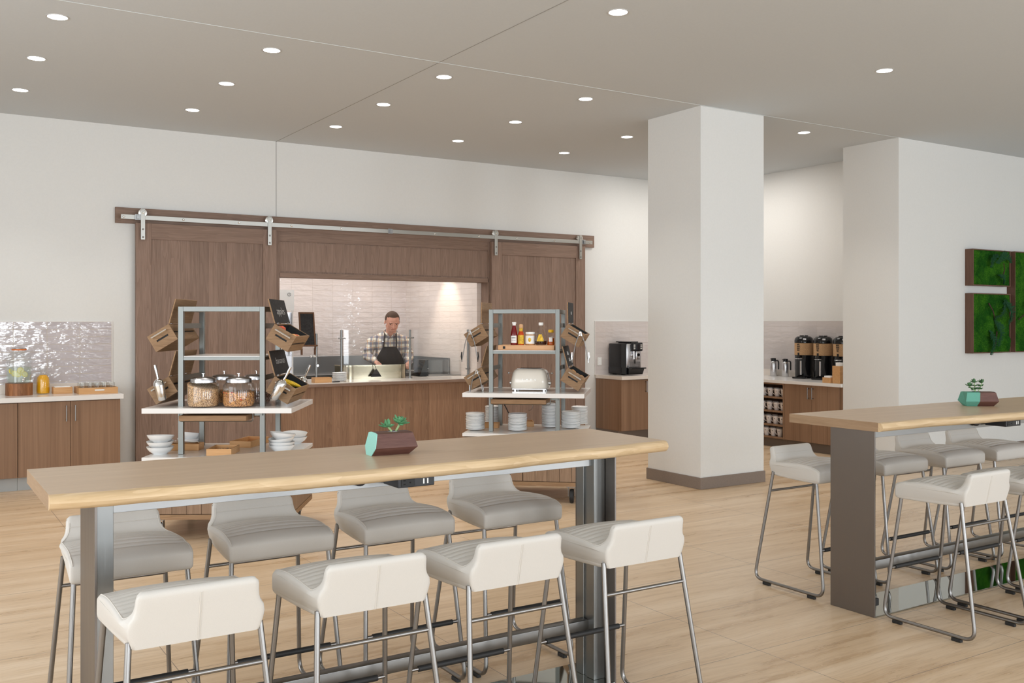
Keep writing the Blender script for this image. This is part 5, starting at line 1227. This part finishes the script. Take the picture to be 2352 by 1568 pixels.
bm = BM(); box(bm, -.215, -.192, -.1515, -.150, .012, .036, .002); obj('maker_badge', bm, 'ink', bd)
bm = BM(); box(bm, .2621, .2632, -.04, .04, .012, .034, .003); obj('side_grip', bm, 'dark', bd)
zb = 1.3525+.0465
def bottle(label, x, prof, liquid, cap_, lab=None, name='condiment_bottle', n=24, cat='bottle', y=-.135, extra=None):
    t = thing(name, label, cat, at(2, x, y, zb), RZ[2], 'condiments on the chopping board'); t.scale = (1.07, 1.07, 1.07) if name != 'syrup_bottle' else (1.12, 1.12, 1.17)
    bm = BM(); lathe(bm, prof, n, cap=False); obj('bottle', bm, liquid, t, 50)
    bm = BM(); lathe(bm, cap_[0], n, cap=False); obj('cap', bm, cap_[1], t, 50)
    if extra: extra(t)
    if lab:
        r, z0_, z1_, ang, m = lab; bm = BM(); k = 14
        vs = [[bm.verts.new((r*math.sin(-ang+2*ang*i/k), -r*math.cos(-ang+2*ang*i/k), z)) for z in (z0_, z1_)] for i in range(k+1)]
        for a_, b_ in zip(vs, vs[1:]): bm.faces.new((a_[0], b_[0], b_[1], a_[1]))
        o = obj('label', bm, m, t, True)
        return t, o
    return t, None
kt, kl = bottle('tall dark red ketchup bottle with silver cap, leftmost on the board', -.120, [(.0001, 0), (.030, 0), (.032, .006), (.032, .085), (.026, .12), (.016, .155), (.014, .175), (.0001, .175)], 'red', ([(.0145, .168), (.0150, .170), (.0150, .182), (.0185, .183), (.0185, .196), (.0001, .197)], 'paper'), (.0325, .018, .080, .85, 'paper'))
text_mesh('label_lettering', 'HEINZ', .012, 'ink', kl, Matrix.Translation((0, -.0332, .062)) @ FACE_Y)
text_mesh('label_lettering', 'KETCHUP', .008, 'red', kl, Matrix.Translation((0, -.0332, .040)) @ FACE_Y)
ht, hl = bottle('orange hot sauce bottle with wooden cap and yellow label', -.056, [(.0001, 0), (.025, 0), (.027, .005), (.027, .085), (.022, .105), (.0145, .120), (.0145, .160), (.0001, .160)], 'hot', ([(.0150, .145), (.0178, .150), (.0178, .172), (.014, .178), (.0001, .179)], 'board'), (.0275, .010, .085, 1.3, 'yel'))
bm = BM(); lathe(bm, [(.0152, .118), (.0158, .120), (.0158, .143), (.0152, .145)], 20, cap=False); obj('neck_label', bm, 'yel', ht, True)
nt_, nl = bottle('white lidded jar of nut butter with a white label', .030, [(.0001, 0), (.038, 0), (.041, .006), (.041, .085), (.037, .093), (.0001, .093)], 'bread', ([(.0395, .092), (.0405, .094), (.0405, .110), (.039, .112), (.0001, .112)], 'paper'), (.0415, .012, .082, 1.25, 'paper'), 'nut_butter_jar', cat='jar')
bm = BM(); prism(bm, [(.013*math.cos(a), .018*math.sin(a)*(1 if math.sin(a) > 0 else 1.05)) for a in [2*PI*k/20 for k in range(20)]], 0, .0006, FACE_Y @ Matrix.Translation((0, .046, .0415))); obj('printed_motif', bm, 'yel', nl)
def loop(t):
    bm = BM(); tube(bm, [(.018+.0185*math.sin(a)+.004, 0, .140+.016*math.cos(a)) for a in [.2+.3*k for k in range(9)]], .0042, 8); obj('finger_loop', bm, 'glass', t, True)
    bm = BM(); lathe(bm, [(.0001, .003), (.043, .003), (.047, .012), (.048, .032), (.0001, .032)], 24, cap=False); obj('syrup', bm, 'syrup', t, 50)
sy, sl = bottle('round glass syrup flask with finger loop and triangular label', .130, [(.0001, 0), (.040, 0), (.047, .010), (.050, .040), (.045, .080), (.030, .115), (.018, .135), (.016, .155), (.0155, .155), (.0172, .134), (.028, .114), (.043, .080), (.048, .040), (.045, .012), (.039, .003), (.0001, .003)], 'glass', ([(.0165, .154), (.0195, .156), (.0195, .174), (.0180, .177), (.0001, .177)], 'paper'), None, 'syrup_bottle', extra=loop)
bm = BM(); prism(bm, [(-.030, .030), (.030, .030), (.012, .085), (-.012, .085)], 0, .0006, FACE_Y @ Matrix.Translation((0, 0, .0505))); obj('label', bm, 'yel', sy)
hy, hyl = bottle('small honey bottle with yellow cap, rightmost on the board', .222, [(.0001, 0), (.030, 0), (.032, .006), (.030, .022), (.026, .045), (.027, .06), (.0001, .06)], 'honey', ([(.021, .108), (.0235, .110), (.0235, .126), (.020, .131), (.0001, .132)], 'honeyc'), (.0285, .020, .066, .6, 'paper'), 'honey_bottle')
bm = BM(); lathe(bm, [(.0275, .060), (.026, .080), (.031, .092), (.024, .104), (.021, .108)], 22, cap=False); obj('upper_bottle', bm, 'glass', hy, 50)

# ---- plates on the lower shelf of the right cart
G = 'plate stacks on the right cart lower shelf'
for n_, loc_, R_, where in ((14, (4.490, 7.720, z0), .088, 'at the right cart left corner'), (15, (4.905, 8.085, z0), .078, 'behind the right cart left posts'), (14, (4.785, 7.455, z0), .086, 'at the right cart front middle'), (20, (5.20, 7.535, z0), .078, 'left of the right cart front right post'), (14, (5.325, 7.365, z0), .088, 'right of the right cart front right post'), (15, (5.60, 7.60, z0), .080, 'at the right cart far right corner')):
    stack('plate', '', 'plate', platep(R_), n_, .0108 if R_ > .08 else .0112, loc_, group=G, labels=platel(where), seed=int(loc_[0]*10), jit=.0025)
open_box('bamboo_box', 'bamboo box behind the left front plate stack of the right cart', 'box', (4.72, 7.82, z0), RZ[2], .15, .10, .048)
bx = open_box('bamboo_box', 'bamboo cutlery box at the middle of the right cart lower shelf', 'box', (5.06, 7.79, z0), RZ[2]+.25, .20, .16, .05)
open_box('bamboo_box', 'bamboo box between the two right plate stacks of the right cart', 'box', (5.43, 7.52, z0), RZ[2], .11, .12, .045)

# ================================================================== THE COOK
def capsule(bm, a, b, ra, rb, n=16, s=(1, 1)):
    a, b = Vector(a), Vector(b); d = b-a; L_ = d.length; q = d.to_track_quat('Z', 'Y').to_matrix().to_4x4(); mt = Matrix.Translation(a) @ q
    prof = [(max(.0005, ra*math.sin(t)), -ra*math.cos(t)) for t in [PI/2*k/5 for k in range(0, 5)]]+[(ra, 0), (rb, L_)]+[(max(.0005, rb*math.cos(t)), L_+rb*math.sin(t)) for t in [PI/2*k/5 for k in range(1, 6)]]
    lathe(bm, prof, n, mt)
def remeshed(name, bm, m, parent, vox, smooth=6):
    o = obj(name, bm, m, parent, True)
    r = o.modifiers.new('r', 'REMESH'); r.mode = 'VOXEL'; r.voxel_size = vox; r.use_smooth_shade = True
    if smooth: q = o.modifiers.new('s', 'SMOOTH'); q.iterations = smooth; q.factor = .5
    dg = bpy.context.evaluated_depsgraph_get(); me = bpy.data.meshes.new_from_object(o.evaluated_get(dg)); o.modifiers.clear(); old = o.data; o.data = me; bpy.data.meshes.remove(old)
    for p in me.polygons: p.use_smooth = True
    return o
pr = thing('person', 'person in plaid shirt and dark apron cooking behind the serving counter', 'person', (5.535, 11.83, 0), math.radians(-24))
HD = Matrix.Translation((.035, -.115, 1.530)) @ Matrix.Rotation(math.radians(10), 4, 'Z') @ Matrix.Rotation(math.radians(24), 4, 'X') @ Matrix.Diagonal((1.20, 1.14, 1.16, 1))
# head coordinates: origin at the base of the skull, face toward -y, crown about z .2
bm = BM()
ball(bm, (0, .008, .112), .090, HD, (.86, 1.05, 1.0), 24)          # skull
ball(bm, (0, -.020, .080), .080, HD, (.86, .88, 1.05), 24)          # forehead and cheeks
ball(bm, (0, -.026, .040), .066, HD, (.95, .90, .98), 20)          # face
ball(bm, (0, -.046, .006), .038, HD, (1.25, .95, .72), 16)          # chin
for s_ in (-1, 1): capsule(bm, HD @ Vector((s_*.048, .004, .030)), HD @ Vector((s_*.022, -.052, .000)), .026, .022)   # jaw
capsule(bm, HD @ Vector((0, -.086, .088)), HD @ Vector((0, -.103, .056)), .008, .0125)     # nose
ball(bm, (-.011, -.093, .054), .0085, HD); ball(bm, (.011, -.093, .054), .0085, HD)
capsule(bm, HD @ Vector((-.034, -.080, .102)), HD @ Vector((.034, -.080, .102)), .009, .009)   # brow
for s_ in (-1, 1): ball(bm, (s_*.079, .010, .072), .021, HD, (.38, .8, 1.3), 12)
capsule(bm, HD @ Vector((-.018, -.088, .034)), HD @ Vector((.018, -.088, .034)), .0055, .0055)  # upper lip
capsule(bm, HD @ Vector((-.013, -.085, .023)), HD @ Vector((.013, -.085, .023)), .0055, .0055)  # lower lip
capsule(bm, (.02, .0, 1.43), HD @ Vector((0, .01, .04)), .072, .066)    # neck
ball(bm, (0, .03, 1.30), .16, None, (1.15, .75, 1.0), 24); ball(bm, (0, .02, 1.10), .17, None, (1.0, .80, 1.1), 24); ball(bm, (0, .03, .95), .17, None, (1.0, .78, .9), 24)
for s_ in (-1, 1):
    capsule(bm, (s_*.09, .04, .93), (s_*.11, .02, .50), .090, .062); capsule(bm, (s_*.11, .02, .50), (s_*.12, .04, .10), .060, .040); capsule(bm, (s_*.12, .05, .045), (s_*.13, -.13, .035), .042, .034)
AR = {-1: ((-.222, .02, 1.350), (-.290, -.05, 1.165), (-.175, -.275, 1.090)), 1: ((.212, .02, 1.355), (.270, -.02, 1.165), (.255, -.255, 1.075))}
HANDS = {}
for s_ in (-1, 1):
    sh, el, wr = [Vector(v) for v in AR[s_]]
    capsule(bm, sh, el, .048, .040); capsule(bm, el, wr, .042, .027)
    d = (wr-el).normalized(); side = d.cross(Vector((0, 0, 1))).normalized()*(1 if s_ > 0 else -1); up = side.cross(d)*(1 if s_ > 0 else -1)
    pm = wr+d*.055; capsule(bm, wr+d*.005, pm, .026, .028); capsule(bm, wr+d*.03+side*.018, pm+side*.020, .020, .018); capsule(bm, wr+d*.03-side*.018, pm-side*.020, .020, .018)
    down = Vector((0, 0, -1))
    for k, ln in enumerate((.072, .080, .075, .060)):           # fingers curl round the grip
        b0 = pm+side*(.028-.0185*k)+d*.010; b1 = b0+d*ln*.38+down*.008; b2 = b1+down*ln*.34+d*.006; b3 = b2+down*ln*.16-d*ln*.20
        capsule(bm, b0, b1, .0100, .0092, 10); capsule(bm, b1, b2, .0092, .0086, 10); capsule(bm, b2, b3, .0086, .0076, 10)
    t0 = wr+d*.025-side*.026*(-1); t1 = t0+side*.022+d*.028+down*.012; t2 = t1+d*.030+down*.012-side*.008
    capsule(bm, t0, t1, .0125, .0110, 10); capsule(bm, t1, t2, .0110, .0088, 10); HANDS[s_] = (pm, d, side)
remeshed('body', bm, 'skin', pr, .0052, 3)
# eyes, brows and mouth line
for s_ in (-1, 1):
    bm = BM(); ball(bm, (s_*.030, -.079, .084), .0105, HD, (1.25, .5, .45), 12); obj('eye', bm, 'ink', pr, True)
    bm = BM(); tube(bm, [HD @ Vector(v) for v in ((s_*.014, -.0905, .100), (s_*.030, -.090, .105), (s_*.048, -.078, .099))], .0038, 6); obj('eyebrow', bm, 'hair', pr, True)
bm = BM(); tube(bm, [HD @ Vector(v) for v in ((-.026, -.088, .036), (-.012, -.094, .0305), (.0, -.0960, .0290), (.012, -.094, .0305), (.026, -.088, .036))], .0024, 6); obj('mouth', bm, 'lips', pr, True)
bm = BM(); ball(bm, (0, .010, .1135), .0925, HD, (.875, 1.055, 1.005), 48)
IH = HD.inverted()
def bald(v):
    q = IH @ v.co; k = .162 if abs(q.x) < .045 else .150            # hairline across the forehead
    if q.y < -.030: return q.z < k
    if q.y < .012: return q.z < .082 + (-.030-q.y)*-.0 + (.03 if q.y < -.015 else 0)
    return q.z < .062-.35*(q.y-.012)
bmesh.ops.delete(bm, geom=[v for v in bm.verts if bald(v)], context='VERTS'); obj('hair', bm, 'hair', pr, True)
# shirt
bm = BM()
ball(bm, (0, .035, 1.315), .175, None, (1.20, .80, .98), 28); ball(bm, (0, .025, 1.13), .192, None, (1.0, .84, 1.1), 28); ball(bm, (0, .03, .97), .188, None, (1.0, .82, .8), 28)
for s_ in (-1, 1):
    sh, el, wr = [Vector(v) for v in AR[s_]]
    capsule(bm, (s_*.055, .03, 1.435), sh+Vector((-s_*.012, 0, .0)), .058, .070); capsule(bm, sh, el, .074, .062); capsule(bm, el, wr+(el-wr)*.10, .064, .043)
    q = random.Random(int(s_)+4)
    for k in range(7):                                   # soft folds in the sleeves
        f = q.random(); p = sh.lerp(el, f) if k % 2 else el.lerp(wr, f*.8); ball(bm, p+Vector((q.uniform(-.03, .03), -.03+q.uniform(-.02, .02), q.uniform(-.02, .02))), .040, None, (1.3, .9, .6), 12)
capsule(bm, (.015, .012, 1.43), (.025, -.01, 1.475), .085, .078)
shirt = remeshed('shirt', bm, 'plaid', pr, .009, 5)
bm = BM()
for s_ in (-1, 1): tube(bm, [(s_*.012+.02, -.125, 1.405), (s_*.045+.02, -.095, 1.450), (s_*.085+.02, -.02, 1.490), (s_*.055+.02, .07, 1.505)], .014, 8)
obj('collar', bm, 'plaid', shirt, True)
bm = BM(); tube(bm, [(.02, -.128, 1.40), (.02, -.137, 1.30)], .003, 6); obj('placket', bm, 'plaid', shirt, True)
# trousers and shoes
bm = BM(); ball(bm, (0, .03, .93), .18, None, (1.02, .82, .75), 24)
for s_ in (-1, 1): capsule(bm, (s_*.09, .04, .90), (s_*.11, .02, .50), .105, .082); capsule(bm, (s_*.11, .02, .50), (s_*.12, .04, .13), .080, .066)
remeshed('trousers', bm, 'apron', pr, .012, 3)
for s_ in (-1, 1):
    bm = BM(); capsule(bm, (s_*.12, .05, .052), (s_*.13, -.14, .046), .052, .045); remeshed('shoe', bm, 'rubber', pr, .008, 2)
# apron
def front(x, z):
    best = 0
    for cx_, cy_, cz_, r_, sx_, sy_, sz_ in ((0, .035, 1.315, .175, 1.20, .80, .98), (0, .025, 1.13, .192, 1.0, .84, 1.1), (0, .03, .97, .188, 1.0, .82, .8), (0, .03, .93, .18, 1.02, .82, .75)):
        q = 1-((x-cx_)/(r_*sx_))**2-((z-cz_)/(r_*sz_))**2
        if q > 0: best = min(best, cy_-r_*sy_*math.sqrt(q))
    return min(best, -.10 if z < .9 else -.06)
bm = BM(); g = []; zs = [1.285-.62*k/26 for k in range(27)]
for z in zs:
    hw = .092 if z > 1.27 else min(.19, .092+.098*min(1, (1.27-z)/.17)**.8)
    g.append([bm.verts.new((.01+hw*(-1+2*k/16), front(hw*(-1+2*k/16)*.96, z)-.014-.004*math.sin(k*1.7+z*9), z)) for k in range(17)])
for a_, b_ in zip(g, g[1:]):
    for k in range(16): bm.faces.new((a_[k], a_[k+1], b_[k+1], b_[k]))
ext = bmesh.ops.solidify(bm, geom=bm.faces[:], thickness=.003)
ap = obj('apron', bm, 'apron', pr, True)
for s_ in (-1, 1):
    bm = BM(); pts = [(.01+s_*.086, front(s_*.086, 1.28)-.016, 1.275), (.015+s_*.084, front(s_*.084, 1.34)-.018, 1.34), (.018+s_*.080, front(s_*.078, 1.40)-.022, 1.40), (.02+s_*.076, -.075, 1.450), (.022+s_*.070, -.02, 1.500), (.022+s_*.05, .06, 1.515)]
    tube(bm, pts, .011, 6); obj('strap', bm, 'apron', ap, True)
bm = BM(); box(bm, -.094, -.070, -.150, -.135, 1.355, 1.365, .002); obj('buckle', bm, 'bolt', ap)
# turner held in the hand at the left of the photo
pm, d, sd = HANDS[-1]
u = thing('cooking_turner', 'black handled turner held by the cook over the cooktop', 'turner', pr.matrix_basis @ (pm+d*.045+Vector((0, 0, -.020))), pr.rotation_euler[2])
bm = BM(); tube(bm, [(-.09, .02, .028), (.0, 0, 0), (.13, -.05, -.05)], .007, 8); obj('handle', bm, 'black', u, True)
bm = BM(); box(bm, .11, .19, -.09, -.02, -.066, -.062, .001); obj('blade', bm, 'black', u)
